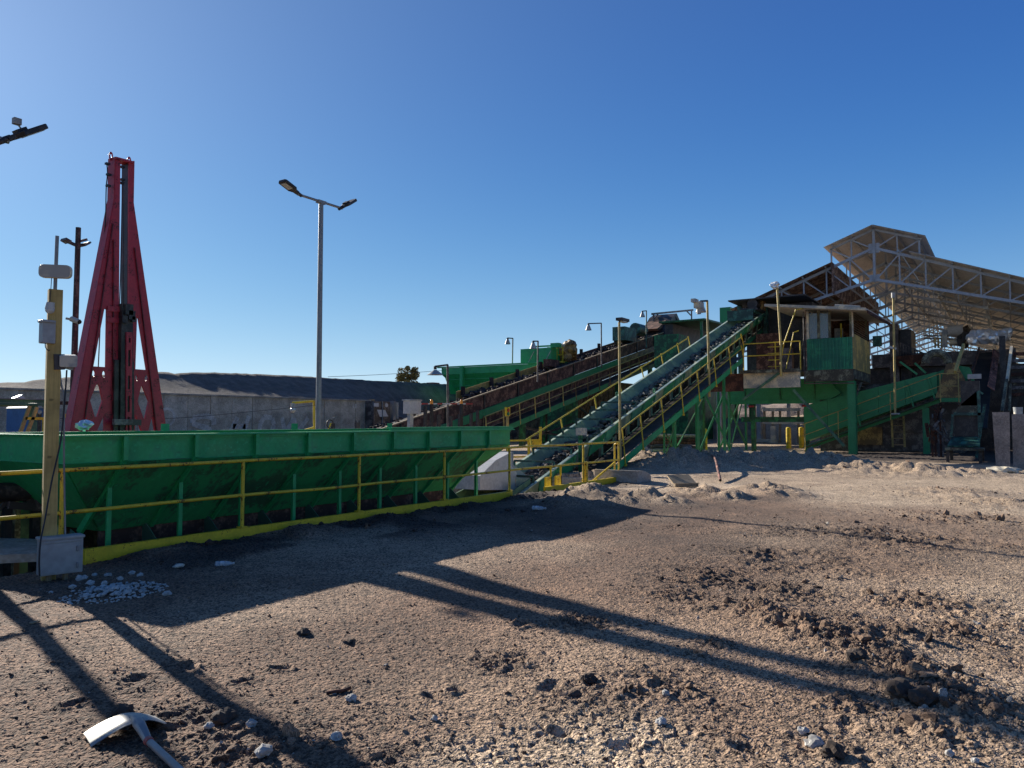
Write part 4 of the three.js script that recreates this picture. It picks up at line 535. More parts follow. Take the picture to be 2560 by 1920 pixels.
{ // vibrating trough under the platform
  const t = thing('screen_trough', 'dark green screening trough with rounded end slung below the platform', 'trough'), x = 45.6;
  part(t, 'trough', M.greenPlant, b => b.prism([[-14.2, 4.2], [-8.6, 4.15], [-7.9, 3.3], [-8.5, 2.95], [-14.2, 2.95]], 'x', x, x + 1.6)); part(t, 'rim', M.greenPlant, b => b.box(x - 0.06, x - 0.002, 2.75, 2.98, -14.2, -9.0)); part(t, 'side_plate', M.greenPlant, b => b.prism([[-8.5, 4.2], [-7.2, 4.2], [-7.2, 3.0], [-8.3, 2.75]], 'x', x + 0.2, x + 0.26));
  for (const z of [-13.2, -11.2, -9.3]) part(t, 'rib', M.greenDeep, b => b.box(x - 0.05, x - 0.003, 2.99, 4.14, z, z + 0.07));
  for (const z of [-12.8, -9.8]) part(t, 'leg', M.greenDeep, b => b.box(x + 0.2, x + 0.42, -0.1, 2.9, z - 0.12, z + 0.12)); part(t, 'bearer', M.greenDeep, b => b.box(x + 0.15, x + 0.45, 1.7, 2.0, -13.5, -8.3)); part(t, 'spring', M.redPipe, b => { for (const z of [-12.8, -9.8]) b.tube([x - 0.1, 2.62, z - 0.15], [x - 0.1, 2.62, z + 0.15], 0.06, 8); });
}
// ------------------------------------------------------------------ cross conveyor towards the shed
{
  const t = thing('cross_conveyor', 'enclosed green cross conveyor with thin yellow handrails beside the cabin column', 'conveyor'), x = 45.5, bt = z => 0.17 + 0.388 * (z + 9.67), tp = z => 2.616 + 0.254 * (z + 9.864);
  const zs = [-9.86, -8.6, -7.3, -6.0, -4.7, -3.2];
  for (let i = 0; i + 1 < zs.length; i++) part(t, 'casing_panel', M.greenPlant, b => b.prism([[zs[i] + 0.006, bt(zs[i]) + 0.5], [zs[i + 1] - 0.006, bt(zs[i + 1]) + 0.5], [zs[i + 1] - 0.006, tp(zs[i + 1])], [zs[i] + 0.006, tp(zs[i])]], 'x', x, x + 1.5));
  part(t, 'stringer', M.greenPlant, b => b.bar([x - 0.3, bt(-9.8) + 0.1, -9.8], [x - 0.3, bt(-3.1) + 0.1, -3.1], 0.06, 0.24).bar([x - 0.3, 2.83, -3.1], [x - 0.3, 2.83, -2.1], 0.06, 0.2)); part(t, 'walkway', M.ironDark, b => b.slab([x - 0.9, bt(-9.8) + 0.14, -9.8], [x, bt(-9.8) + 0.14, -9.8], [x, bt(-3.1) + 0.2, -3.1], [x - 0.9, bt(-3.1) + 0.2, -3.1], 0.03));
  const rl = z => 1.55 + 0.385 * (z + 9.75);
  part(t, 'handrail', M.yellowOld, b => b.path([[x - 1, rl(-9.75), -9.75], [x - 1, rl(-2.99), -2.99], [x - 1, 4.12, -2.2]], 0.022, 7)); part(t, 'handrail', M.yellowOld, b => b.path([[x - 1, rl(-9.75) - 0.62, -9.75], [x - 1, rl(-2.99) - 0.62, -2.99], [x - 1, 3.5, -2.2]], 0.02, 7));
  for (const z of [-9.6, -7.87, -5.3, -3.0, -2.2]) part(t, 'rail_post', M.yellowOld, b => b.tube([x - 1, rl(Math.min(z, -3)) - 1.45, z], [x - 1, rl(Math.min(z, -3)), z], 0.024, 7));
  for (const z of [-7.2, -4.6, -3.6]) part(t, 'bracket', M.greenPlant, b => b.bar([x - 0.05, tp(z) - 0.2, z], [x - 0.1, bt(z) + 0.3, z + 0.3], 0.03, 0.09));
  part(t, 'head_casing', M.greenPlant, b => b.prism([[-3.2, tp(-3.2)], [-2.3, 4.62], [-1.75, 4.5], [-1.5, 3.65], [-2.0, 3.3], [-3.2, bt(-3.2) + 0.5]], 'x', x + 0.2, x + 1.5)); part(t, 'belt_guard', M.ochre, b => b.prism([[-3.3, 2.95], [-2.75, 4.7], [-2.35, 4.75], [-1.95, 3.9], [-1.9, 2.95]], 'x', x - 0.15, x - 0.05)); part(t, 'drum', M.yellowOld, b => b.tube([x - 0.1, 3.2, -1.95], [x + 0.3, 3.2, -1.95], 0.42, 16));
  part(t, 'motor_cover', M.greenGrey, b => b.add(new THREE.TorusGeometry(0.55, 0.2, 8, 18, Math.PI).rotateY(Math.PI / 2 + 0.4).translate(x, 4.75, -3.2))); part(t, 'strut', M.greenPlant, b => b.bar([x - 0.1, 4.9, -4.9], [x - 0.1, 4.2, -4.1], 0.06, 0.1).bar([x - 0.1, 4.8, -4.2], [x - 0.1, 4.25, -3.7], 0.06, 0.1));
  for (const z of [-3.75]) part(t, 'leg', M.greenPlant, b => b.box(x - 0.25, x + 0.05, -0.15, bt(z) - 0.02, z - 0.15, z + 0.15));
}

// ------------------------------------------------------------------ brown conveyor farther back
const BZ = -28, BB = -30.2, bl = x => 2.03 + 0.2279 * (x - 33.585);
{
  const t = thing('brown_conveyor', 'long rust brown conveyor gallery with green beams climbing behind the green one', 'conveyor'), X0 = 24, X1 = 71.5, P = along(X0, X1, 4.0);
  for (let i = 0; i + 1 < P.length; i++) { const a = P[i], c = P[i + 1] - 0.02;
    part(t, 'side_wall', M.brown, b => b.slab([a, bl(a) - 0.92, BZ], [c, bl(c) - 0.92, BZ], [c, bl(c), BZ], [a, bl(a), BZ], -0.03));
    part(t, 'cap_strip', M.plank, b => b.bar([a, bl(a) + 0.02, BZ], [c, bl(c) + 0.02, BZ], 0.12, 0.07));
    part(t, 'side_beam', i > 8 ? M.ochre : M.greenPlant, b => b.bar([a, bl(a) - 1.19, BZ + 0.05], [c, bl(c) - 1.19, BZ + 0.05], 0.12, 0.5));
    part(t, 'lower_wall', M.brown, b => b.slab([a, bl(a) - 2.2, BZ + 0.0], [c, bl(c) - 2.2, BZ + 0.0], [c, bl(c) - 1.46, BZ], [a, bl(a) - 1.46, BZ], -0.03));
    part(t, 'stringer', i > 7 ? M.steelDark : M.greenPlant, b => b.bar([a, bl(a) - 2.42, BZ + 0.95], [c, bl(c) - 2.42, BZ + 0.95], 0.1, 0.34));
    part(t, 'upright', M.ironDark, b => b.box(a - 0.06, a + 0.06, bl(a) - 0.95, bl(a) - 0.05, BZ + 0.002, BZ + 0.08));
    if (a > 38) part(t, 'far_wall', i > 2 && i < 8 ? M.yellowOld : M.brown, b => b.slab([a, bl(a) - 0.9, BB], [c, bl(c) - 0.9, BB], [c, bl(c) + (i > 2 && i < 8 ? 0.22 : 0.1), BB], [a, bl(a) + (i > 2 && i < 8 ? 0.22 : 0.1), BB], 0.03));
  }
  part(t, 'walkway', M.ironDark, b => b.slab([X0, bl(X0) - 2.22, BZ], [X1, bl(X1) - 2.22, BZ], [X1, bl(X1) - 2.22, BZ + 0.98], [X0, bl(X0) - 2.22, BZ + 0.98], 0.04));
  part(t, 'belt', M.rubber, b => b.slab([X0, bl(X0) - 0.4, BZ - 0.1], [X1, bl(X1) - 0.4, BZ - 0.1], [X1, bl(X1) - 0.4, BB + 0.1], [X0, bl(X0) - 0.4, BB + 0.1], 0.03));
  for (const o of [1.12, 1.62]) part(t, 'handrail', M.yellowOld, b => b.path([[38.6, bl(38.6) - o, BZ + 1.0], [66.5, bl(66.5) - o, BZ + 1.0]], 0.03, 6));
  for (let x = 38.6; x < 67; x += 1.93) part(t, 'rail_post', x < 50 ? M.yellowOld : M.ochre, b => b.tube([x + 0.14, bl(x) - 2.5, BZ + 1.0], [x, bl(x) - 1.12, BZ + 1.0], 0.045, 6));
  for (let x = 39.6; x < 62; x += 3.86) part(t, 'wall_post', M.ochre, b => b.tube([x, bl(x) - 2.2, BZ + 0.15], [x, bl(x) - 1.3, BZ + 0.15], 0.03, 6));
  for (const x of [44, 51.5, 59, 66]) part(t, 'trestle_leg', M.greenDeep, b => b.box(x - 0.2, x + 0.2, -0.2, bl(x) - 2.5, BZ + 0.1, BZ + 0.4));
  for (const x of [44, 51.5, 59]) part(t, 'trestle_brace', M.ironDark, b => b.bar([x, bl(x) - 3.0, BZ + 0.2], [x + 7.4, 0.4, BZ + 0.2], 0.1, 0.14).bar([x, 0.4, BZ + 0.2], [x + 7.4, bl(x) - 2.8, BZ + 0.2], 0.1, 0.14));
  part(t, 'head_hood', M.ironDark, b => b.prism([[69.5, bl(69.5) - 1.4], [73.5, bl(73) - 1.9], [74.6, bl(73) + 0.1], [72.8, bl(73) + 1.5], [71.8, bl(71) + 1.55], [70.0, bl(70) + 0.4]], 'z', BZ - 2.2, BZ + 0.3)); part(t, 'belt_wrap', M.brown, b => b.prism([[69.0, bl(69) + 0.55], [72.0, bl(72) + 1.25], [72.3, bl(72) + 1.1], [69.3, bl(69) + 0.35]], 'z', BZ - 2, BZ - 0.2)); part(t, 'motor', M.teal, b => b.tube([65.5, bl(66) + 0.9, BZ - 1], [67.3, bl(66) + 0.9, BZ - 1], 0.55, 14).box(62, 64.5, bl(63) + 0.2, bl(63) + 1.4, BZ - 1.6, BZ - 0.4)); part(t, 'chute_slide', M.greenGrey, b => b.bar([72.4, bl(72) + 1.3, BZ], [77.5, bl(73) - 2.4, BZ], 0.6, 0.25));
  part(t, 'motor', M.brown, b => b.box(49.6, 51.2, bl(50) + 0.1, bl(50) + 0.65, BZ - 1.4, BZ - 0.9));
}
single('conveyor_load', 'black crushed material riding on the brown conveyor', 'crushed rock', M.coal, b => { for (let i = 0; i < 620; i++) { const x = rr(25, 69), s = rr(0.08, 0.2) * (x < 40 ? 0.6 : 1); b.lump([x, bl(x) - 0.18 + s * 0.5 * rnd(), lerp(BZ - 0.25, BB + 0.3, rnd())], s, i % 31, 0, [1.5, 0.7, 1]); } for (let x = 40.2; x < 66; x += 3.3) b.box(x, x + 0.22, bl(x) - 0.1, bl(x) + 0.48, BB + 0.1, BB + 0.3); });
{ // gantry over the far head
  const t = thing('lifting_gantry', 'thin blue grey lifting gantry above the head of the brown conveyor', 'gantry'), P = (a, c) => PZ(a, c, -29.5);
  part(t, 'beam', M.steelDark, b => b.bar(P(1630, 785), P(1732, 775), 0.15, 0.2)); for (const [a, c, d] of [[1634, 785, 828], [1729, 775, 820]]) part(t, 'post', M.steelDark, b => b.bar(P(a, c), [P(a, d)[0], 0.2 + P(a, d)[1] - 0.2, -29.5], 0.12, 0.12)); part(t, 'brace', M.steelDark, b => b.bar(P(1646, 784), P(1635, 797), 0.1, 0.1)); part(t, 'brace', M.steelDark, b => b.bar(P(1716, 777), P(1728, 789), 0.1, 0.1));
}
{ const t = thing('head_house', 'dark green steel transfer house between the two conveyor heads', 'building'), z = -22, P = (a, c) => PZ(a, c, z), q = P(1732, 802), w = P(1860, 795), g = P(1732, 870);
  part(t, 'roof', M.greenDeep, b => b.slab([q[0], q[1], z + 1], [w[0], q[1] + 0.4, z + 1], [w[0], q[1] + 0.4, z - 3], [q[0], q[1], z - 3], 0.15)); part(t, 'wall', M.greenDeep, b => b.box(q[0] + 0.2, w[0] - 0.4, 0, q[1] - 2.6, z - 2.6, z - 0.6)); part(t, 'wall', M.ironDark, b => b.box(q[0] + 0.4, w[0] - 0.6, q[1] - 2.6, q[1] - 0.05, z - 2.6, z - 1.9));
  for (let i = 0; i < 4; i++) part(t, 'column', M.greenDeep, b => { const x = lerp(q[0] + 0.3, w[0] - 0.5, i / 3); b.box(x, x + 0.18, 0, q[1] - 0.01, z + 0.5, z + 0.7); });
  part(t, 'brace', M.greenDeep, b => b.bar([q[0] + 2, q[1] - 0.2, z + 0.6], [q[0] + 4, q[1] - 2, z + 0.6], 0.1, 0.1)); part(t, 'side_panel', M.greenPlant, b => b.box(P(1815, 770)[0], P(1842, 770)[0], P(1820, 815)[1], P(1820, 770)[1], z - 0.6, z + 0.4)); part(t, 'hood', M.greenDeep, b => b.box(q[0] - 2.5, q[0] + 0.15, q[1] - 4, q[1] - 1.3, z - 2.4, z - 0.3)); }
// ------------------------------------------------------------------ upper green hopper across the plant
{
  const t = thing('upper_hopper', 'raised green hopper with stepped sloping side beyond the brown conveyor', 'hopper'), x = 51.35, P = (a, c) => { const r = PX(a, c, x); return [r[2], r[1]]; }, zR = -30.6, zL = P(1104, 920)[0], yT = P(1104, 920)[1];
  const steps = [[920, 936, 0, 0], [936, 949, 0, 0.35], [949, 965, 0.35, 0.8], [965, 981, 0.8, 1.3]];
  steps.forEach(([y0, y1, o0, o1], i) => { const ya = P(1110, y0)[1], yb = P(1110, y1)[1]; part(t, 'side_plate', M.green, b => b.slab([x + o0, ya - 0.01, zR], [x + o0, ya - 0.01, zL + o0 * 0.9], [x + o1, yb + 0.01, zL + o1 * 0.9], [x + o1, yb + 0.01, zR], -0.05)); part(t, 'seam_rail', M.green, b => b.bar([x + o1 - 0.03, yb, zR], [x + o1 - 0.03, yb, zL + o1], 0.06, 0.06)); });
  part(t, 'end_plate', M.green, b => b.prism([[x, yT], [x + 4, yT], [x + 2.8, 4.1], [x + 1.3, 4.1]].map(p => p), 'z', zL, zL + 0.05)); part(t, 'rim', M.green, b => b.box(x - 0.12, x + 0.12, yT, yT + 0.1, zL - 0.4, zR)); part(t, 'back_plate', M.greenDeep, b => b.slab([x + 4, yT, zR], [x + 4, yT, zL], [x + 2.8, 4.1, zL], [x + 2.8, 4.1, zR], 0.05));
  for (const px of [1158, 1185, 1268]) part(t, 'rib', M.green, b => { const z = P(px, 940)[0]; if (px === 1158) b.box(x - 0.3, x - 0.05, -0.2, yT, z - 0.15, z + 0.15); else b.bar([x - 0.04, yT - 0.5, z], [x + 1.2, 4.2, z - 0.4], 0.12, 0.12); });
  part(t, 'under_frame', M.greenDeep, b => b.box(x + 1.3, x + 2.8, 3.0, 4.1, zL + 2, zR - 0.5)); for (const z of [zL + 2.5, zR - 1]) part(t, 'leg', M.greenDeep, b => b.box(x + 1.4, x + 1.7, -0.2, 3.0, z, z + 0.3));
  const bz0 = P(1298, 890)[0], bz1 = P(1374, 890)[0], by0 = yT + 0.1, by1 = P(1340, 870)[1]; for (const [a, c] of [[bz0, (bz0 + bz1) / 2 - 0.02], [(bz0 + bz1) / 2, bz1]]) part(t, 'hood_panel', M.green, b => b.box(x + 0.2, x + 2.5, by0, by1, a, c)); for (const k of [0.3, 0.85]) part(t, 'stay', M.whiteOld, b => b.bar([x + 0.02, by0 + 0.02, lerp(bz0, bz1, k)], [x + 0.15, by1 - 0.25, lerp(bz0, bz1, k) + 0.45], 0.04, 0.04)); part(t, 'top_bracket', M.green, b => b.box(x + 0.3, x + 0.8, by1, P(1372, 857)[1], bz1 - 0.1, bz1 + 0.6).bar([x + 0.5, P(1350, 864)[1], bz0 + 0.9], [x + 0.5, P(1372, 863)[1], bz1], 0.1, 0.12));
}
{ const t = thing('hopper_head_machine', 'weathered grey machine head inside a yellow railed cage beside the upper hopper', 'machine'), x = 52.5, P = (a, c) => PX(a, c, x);
  part(t, 'cover', M.ochre, b => { const c = P(1402, 878); b.lump([c[0] + 0.8, c[1], c[2]], 0.75, 801, 2, [0.8, 1.05, 1.25]).lump([c[0] + 0.8, c[1] + 0.55, c[2] + 0.5], 0.4, 803, 2); }); part(t, 'tarp', M.cream, b => { const c = P(1395, 863); b.lump([c[0] + 0.6, c[1], c[2]], 0.45, 805, 2, [0.7, 0.5, 1.3]); });
  part(t, 'deck', M.yellow, b => { const a = P(1370, 909), c = P(1412, 905); b.bar(a, c, 0.6, 0.12); }); for (const px of [1369, 1382, 1392, 1407]) part(t, 'cage_post', M.yellow, b => b.bar(P(px, 907), P(px, 868), 0.06, 0.06)); for (const y of [869, 887]) part(t, 'cage_rail', M.yellow, b => b.bar(P(1369, y), P(1408, y), 0.06, 0.07)); part(t, 'stand', M.greenDeep, b => { const a = P(1390, 905); b.box(a[0], a[0] + 1.5, 0, a[1], a[2] - 0.8, a[2] + 0.8); }); }
// ------------------------------------------------------------------ small lamps on thin posts
function yardLamp(label, m, z, foot, top, hook, kind) {
  const t = thing('yard_lamp', label, 'lamp', 'small lamps on thin posts'), P = (p) => PZ(p[0], p[1], z);
  part(t, 'post', m, b => b.path([P(foot), P(top)], kind === 'near' ? 0.045 : 0.055, 8)); part(t, 'arm', M.ironDark, b => b.path([P(top), P(hook)], kind === 'near' ? 0.03 : 0.05, 6));
  const h = P(hook); if (kind === 'near') part(t, 'lamp_head', M.ironDark, b => b.box(h[0] - 0.1, h[0] + 0.55, h[1] - 0.02, h[1] + 0.08, h[2] - 0.12, h[2] + 0.12)), part(t, 'lens', M.lens, b => b.box(h[0] + 0.08, h[0] + 0.48, h[1] - 0.06, h[1] - 0.025, h[2] - 0.09, h[2] + 0.09));
  else { part(t, 'lamp_shade', M.whiteOld, b => b.add(new THREE.CylinderGeometry(0.09, kind === 'wide' ? 0.42 : 0.24, kind === 'wide' ? 0.25 : 0.4, 14, 1, false).translate(h[0], h[1] - 0.3, h[2]))); part(t, 'stem', M.ironDark, b => b.tube([h[0], h[1], h[2]], [h[0], h[1] - 0.15, h[2]], 0.08, 8)); } return t;
}
yardLamp('yellow lamp post with a dark flat lamp head rising from the guard rail corner', M.yellowOld, WZ, [1551, 1178], [1548, 806], [1550, 800], 'near');
yardLamp('dark wide shade lamp on a thin post behind the barrier boom', M.steelDark, -24, [1120, 1080], [1119, 912], [1088, 916], 'wide');
yardLamp('small white lamp standing on top of the upper hopper', M.steel, -34, [1281, 908], [1282, 846], [1269, 845], 'bell');
yardLamp('grey bell lamp on a tall post beside the upper hopper box', M.steelDark, -26.5, [1344, 955], [1345, 853], [1333, 853], 'bell');
yardLamp('gooseneck lamp halfway up the brown conveyor with a second side lamp', M.steelDark, -26.5, [1504, 920], [1503, 808], [1471, 809], 'bell');
yardLamp('teal lamp on a thin post near the brown conveyor head', M.teal, -26.5, [1616, 870], [1616, 777], [1606, 778], 'bell');
{ const t = yardLamp('tall yellow lamp pole with a white camera housing beside the conveyor walkway', M.yellowOld, WZ, [1774, 992], [1768, 752], [1752, 753], 'bell'); part(t, 'camera_housing', M.whiteOld, b => { const c = PZ(1747, 763, WZ); b.box(c[0] - 0.25, c[0] + 0.25, c[1] - 0.14, c[1] + 0.14, c[2] - 0.15, c[2] + 0.15).box(c[0] - 0.75, c[0] - 0.3, c[1] + 0.05, c[1] + 0.2, c[2] - 0.1, c[2] + 0.1).tube([c[0], c[1] - 0.4, c[2]], [c[0], c[1] - 0.14, c[2]], 0.1, 10); }); }
{ const t = thing('yard_lamp', 'white tube lamp on a pale yellow pole before the shed trusses', 'lamp'), x = 41.5, P = (a, c) => PX(a, c, x);
  part(t, 'post', M.yellowOld, b => b.path([P(2238, 1035), P(2236, 900), P(2233, 738)], 0.05, 8)); part(t, 'cap', M.boxGrey, b => b.tube(P(2233, 745), P(2233, 732), 0.09, 10)); part(t, 'tube_light', M.white, b => b.bar(P(2222, 867), P(2241, 872), 0.06, 0.1)); part(t, 'foot_dish', M.whiteOld, b => { const c = P(2239, 1034); b.tube([c[0], c[1] - 0.04, c[2]], [c[0], c[1] + 0.02, c[2]], 0.2, 12); }); }
// ------------------------------------------------------------------ barrier, posts, signal
{ const t = thing('boom_barrier', 'white barrier cabinet with red and white striped boom', 'barrier'), z = -20, P = (a, c) => PZ(a, c, z), a = P(1020, 1034), c = P(1048, 1003);
  part(t, 'cabinet', M.white, b => b.box(a[0], c[0], a[1], c[1], z - 0.25, z + 0.1)); part(t, 'cover', M.whiteOld, b => b.box(a[0] - 0.05, c[0] + 0.03, c[1] + 0.003, c[1] + 0.06, z - 0.28, z + 0.13)); part(t, 'pedestal', M.whiteOld, b => { const p = P(1023, 1030), q = P(1031, 1030); b.box(p[0], q[0], -0.2, a[1] - 0.003, z - 0.1, z + 0.05); }); part(t, 'bracket', M.steelDark, b => b.box(a[0] + 0.2, a[0] + 0.5, -0.2, 0.2, z - 0.2, z + 0.1));
  const cuts = [1048, 1053, 1069, 1092, 1105, 1125, 1142, 1163, 1181], mats = [M.white, M.white, M.redPipe, M.white, M.redPipe, M.white, M.redPipe, M.white, M.redPipe]; for (let i = 0; i + 1 < cuts.length; i++) part(t, 'boom_stripe', mats[(i + 1)], b => b.bar(P(cuts[i], 1009.5), P(cuts[i + 1] - 0.15, 1009.5), 0.05, 0.055)); }
[[1063.5, 1015, 'dark steel stake under the boom next to the barrier cabinet', 0], [1079, 1005, 'dark stake with an amber warning lamp near the barrier cabinet', 1], [1097, 1037, 'short dark stake between the two amber lamp stakes', 0], [1127, 1040, 'slim dark stake beside the wide shade lamp post', 0], [1149, 1036, 'grey stake just before the second amber lamp', 0], [1153.5, 1005, 'dark stake with an amber warning lamp under the boom tip', 1], [1178, 1033, 'stout grey stake below the end of the boom', 0], [1194, 1026, 'dark square stake beyond the boom next to the traffic signal', 0]].forEach(([px, py, label, lamp]) => {
  const z = -19.5, q = PZ(px, py, z), t = thing('steel_stake', label, 'post', 'stakes by the barrier'); part(t, 'stake', M.ironDark, b => b.box(q[0] - 0.055, q[0] + 0.055, -0.2, lamp ? q[1] - 0.08 : q[1], z - 0.055, z + 0.055)); if (lamp) part(t, 'warning_lamp', M.amber, b => b.tube([q[0], q[1] - 0.08, z], [q[0], q[1] + 0.05, z], 0.06, 12).ball([q[0], q[1] + 0.05, z], 0.06, 10)); });
{ const t = thing('traffic_signal', 'small yellow signal with red and green lamps on a thin post', 'traffic light'), z = -20, P = (a, c) => PZ(a, c, z), a = P(1264, 1040), c = P(1273, 1018);
  part(t, 'post', M.yellowOld, b => b.box((a[0] + c[0]) / 2 - 0.05, (a[0] + c[0]) / 2 + 0.05, -0.2, a[1] - 0.002, z - 0.05, z + 0.05)); part(t, 'backplate', M.yellow, b => b.box(a[0] - 0.02, c[0] + 0.02, a[1], c[1], z - 0.04, z + 0.04)); part(t, 'red_lamp', M.redPipe, b => b.tube([(a[0] + c[0]) / 2, lerp(a[1], c[1], 0.65), z + 0.04], [(a[0] + c[0]) / 2, lerp(a[1], c[1], 0.65), z + 0.07], 0.09, 14)); part(t, 'green_lamp', M.blueGreen, b => b.tube([(a[0] + c[0]) / 2, lerp(a[1], c[1], 0.25), z + 0.04], [(a[0] + c[0]) / 2, lerp(a[1], c[1], 0.25), z + 0.07], 0.09, 14)); }
{ const t = thing('pit_railing', 'short yellow railing with a solid panel behind the hopper end', 'railing'), z = -15.6, P = (a, c) => PZ(a, c, z);
  for (const y of [1100, 1141]) part(t, 'rail', M.yellow, b => b.bar(P(1268, y + 2), P(1352, y), 0.04, 0.06)); for (const px of [1271, 1322, 1351]) part(t, 'post', M.yellow, b => { const q = P(px, 1099); b.box(q[0] - 0.04, q[0] + 0.04, -0.3, q[1] + (px > 1340 ? 0.5 : 0), z - 0.04, z + 0.04); }); part(t, 'panel', M.yellow, b => { const q = P(1326, 1103), w = P(1348, 1114); b.box(q[0], w[0], w[1], q[1], z - 0.02, z + 0.02); }); }
{ const t = thing('white_housing', 'white steel housing at the lower outlet end of the feed hopper', 'housing'), z = -13.0, P = (a, c) => { const r = PZ(a, c, z); return [r[0], r[1]]; };
  part(t, 'body', M.white, b => b.prism([P(1240, 1150), P(1279, 1130), P(1279, 1165), P(1292, 1182), P(1292, 1225), P(1200, 1225), P(1200, 1190)], 'z', z - 0.9, z)); part(t, 'side', M.whiteOld, b => b.prism([P(1280, 1129), P(1287, 1130), P(1287, 1162), P(1321, 1190), P(1320, 1208), P(1280, 1225)], 'z', z - 0.85, z - 0.05)); part(t, 'lower_panel', M.cream, b => b.prism([P(1288, 1196), P(1323, 1194), P(1323, 1212), P(1288, 1215)], 'z', z + 0.003, z + 0.03)); }
{ const t = thing('switch_box', 'white switch box fixed on a green stand above the conveyor tail', 'box'), z = -12.2, q = PZ(1446, 1088, z), w = PZ(1461, 1070, z); part(t, 'case', M.cream, b => b.box(q[0], w[0], q[1], w[1], z - 0.1, z + 0.1)); part(t, 'stand', M.greenDeep, b => b.box(q[0] + 0.08, q[0] + 0.2, -0.9, q[1] - 0.002, z - 0.05, z + 0.05)); }
// ------------------------------------------------------------------ walled stockpile and what stands before it
{
  const t = thing('stockpile_wall', 'long grey panel wall with faded painted letters holding the stockpile', 'wall'), z = -37, P = (a, c) => PZ(a, c, z), x0 = P(-40, 1000)[0], x1 = P(926, 1000)[0], top = 3.12;
  const n = 17; for (let i = 0; i < n; i++) { const a = lerp(x0, x1, i / n), c = lerp(x0, x1, (i + 1) / n) - 0.03; part(t, 'wall_panel', i % 3 ? M.concDark : M.wallGrey, b => b.box(a, c, -0.3, top, z - 0.2, z - (i % 2) * 0.015)); }
  part(t, 'coping', M.conc, b => b.box(x0, x1, top + 0.003, top + 0.09, z - 0.3, z + 0.08)); part(t, 'end_post', M.plank, b => b.box(x1 + 0.02, x1 + 0.3, -0.3, top + 0.15, z - 0.1, z + 0.15));
  const ink = (name, pts, m = M.faded) => part(t, name, m, b => { for (const line of pts) for (let i = 0; i + 1 < line.length; i++) b.bar([...P(...line[i]).slice(0, 2), z + 0.006 + 0.003 * i], [...P(...line[i + 1]).slice(0, 2), z + 0.006 + 0.003 * i], 0.3, 0.008, new THREE.Vector3(0, 0, 1)); });
  ink('painted_letter_s', [[[535, 1062], [534, 1046], [518, 1040], [500, 1041], [482, 1047], [480, 1058], [500, 1066], [520, 1070], [526, 1082]]]); ink('painted_letter_h', [[[594, 1043], [572, 1088]], [[622, 1040], [607, 1085]], [[582, 1066], [614, 1066]]]); ink('painted_letter_o', [[[664, 1042], [680, 1045], [685, 1062], [678, 1080], [660, 1088], [648, 1080], [650, 1058], [660, 1044], [664, 1042]]]); ink('painted_letter_w', [[[705, 1044], [712, 1084], [734, 1046], [742, 1082], [770, 1044]]]);
  part(t, 'painted_ring', M.faded, b => { const c = P(417, 1042); b.add(new THREE.RingGeometry(0.36, 0.5, 28, 1).translate(c[0], c[1], z + 0.008)); });
  part(t, 'painted_mark', M.faded, b => { for (const px of [884, 890, 913, 918, 922]) { const c = P(px, 1014); b.box(c[0] - 0.08, c[0] + 0.03, c[1] - 0.18, c[1] + 0.12, z + 0.004, z + 0.008); } });
}
{ const g = new THREE.PlaneGeometry(230, 42, 560, 110).rotateX(-Math.PI / 2).translate(70, 0, -58), p = g.attributes.position;
  const crest = [[-300, 975], [0, 957], [150, 946], [300, 933], [380, 930], [520, 931], [640, 934], [760, 941], [900, 949], [1000, 954], [1080, 958], [1160, 962]].map(q => PZ(q[0], q[1], -43.5)); crest.push([crest[11][0] + 60, crest[11][1] + 0.5, 0]);
  const top = x => { if (x <= crest[0][0]) return crest[0][1]; for (let i = 0; i + 1 < crest.length; i++) if (x < crest[i + 1][0]) return lerp(crest[i][1], crest[i + 1][1], (x - crest[i][0]) / (crest[i + 1][0] - crest[i][0])); return crest[crest.length - 1][1]; };
  for (let i = 0; i < p.count; i++) { const x = p.getX(i), z = p.getZ(i), on = sstep(-44, -36, x) * sstep(184, 160, x), zc = -43.5, up = clamp((-37.3 - z) / 6.2), dn = clamp((z + 78) / (78 + zc)), foot = 2.75 * (1 - sstep(38, 52, x)); p.setY(i, z > -37.25 ? -0.4 : -0.3 + on * Math.max(0, 0.3 + (z > zc ? foot + (top(x) - foot) * Math.pow(up, 1.25) : top(x) * dn) + (0.03 * fbm(x * 0.5, z * 0.5, 3, 900) + 0.05 * fbm(x * 2.6 + 0.25 * z, z * 0.18, 3, 905) - 0.07 * sstep(0.45, 0.8, vn(x * 0.9 + z * 0.25, z * 0.1, 907))) * up)); }
  g.computeVertexNormals(); const o = part(scene, 'stockpile', M.pile, b => b.add(g), { label: 'long dark grey stockpile of loose material rising behind the panel wall', category: 'stockpile' }); groups.push(o); }
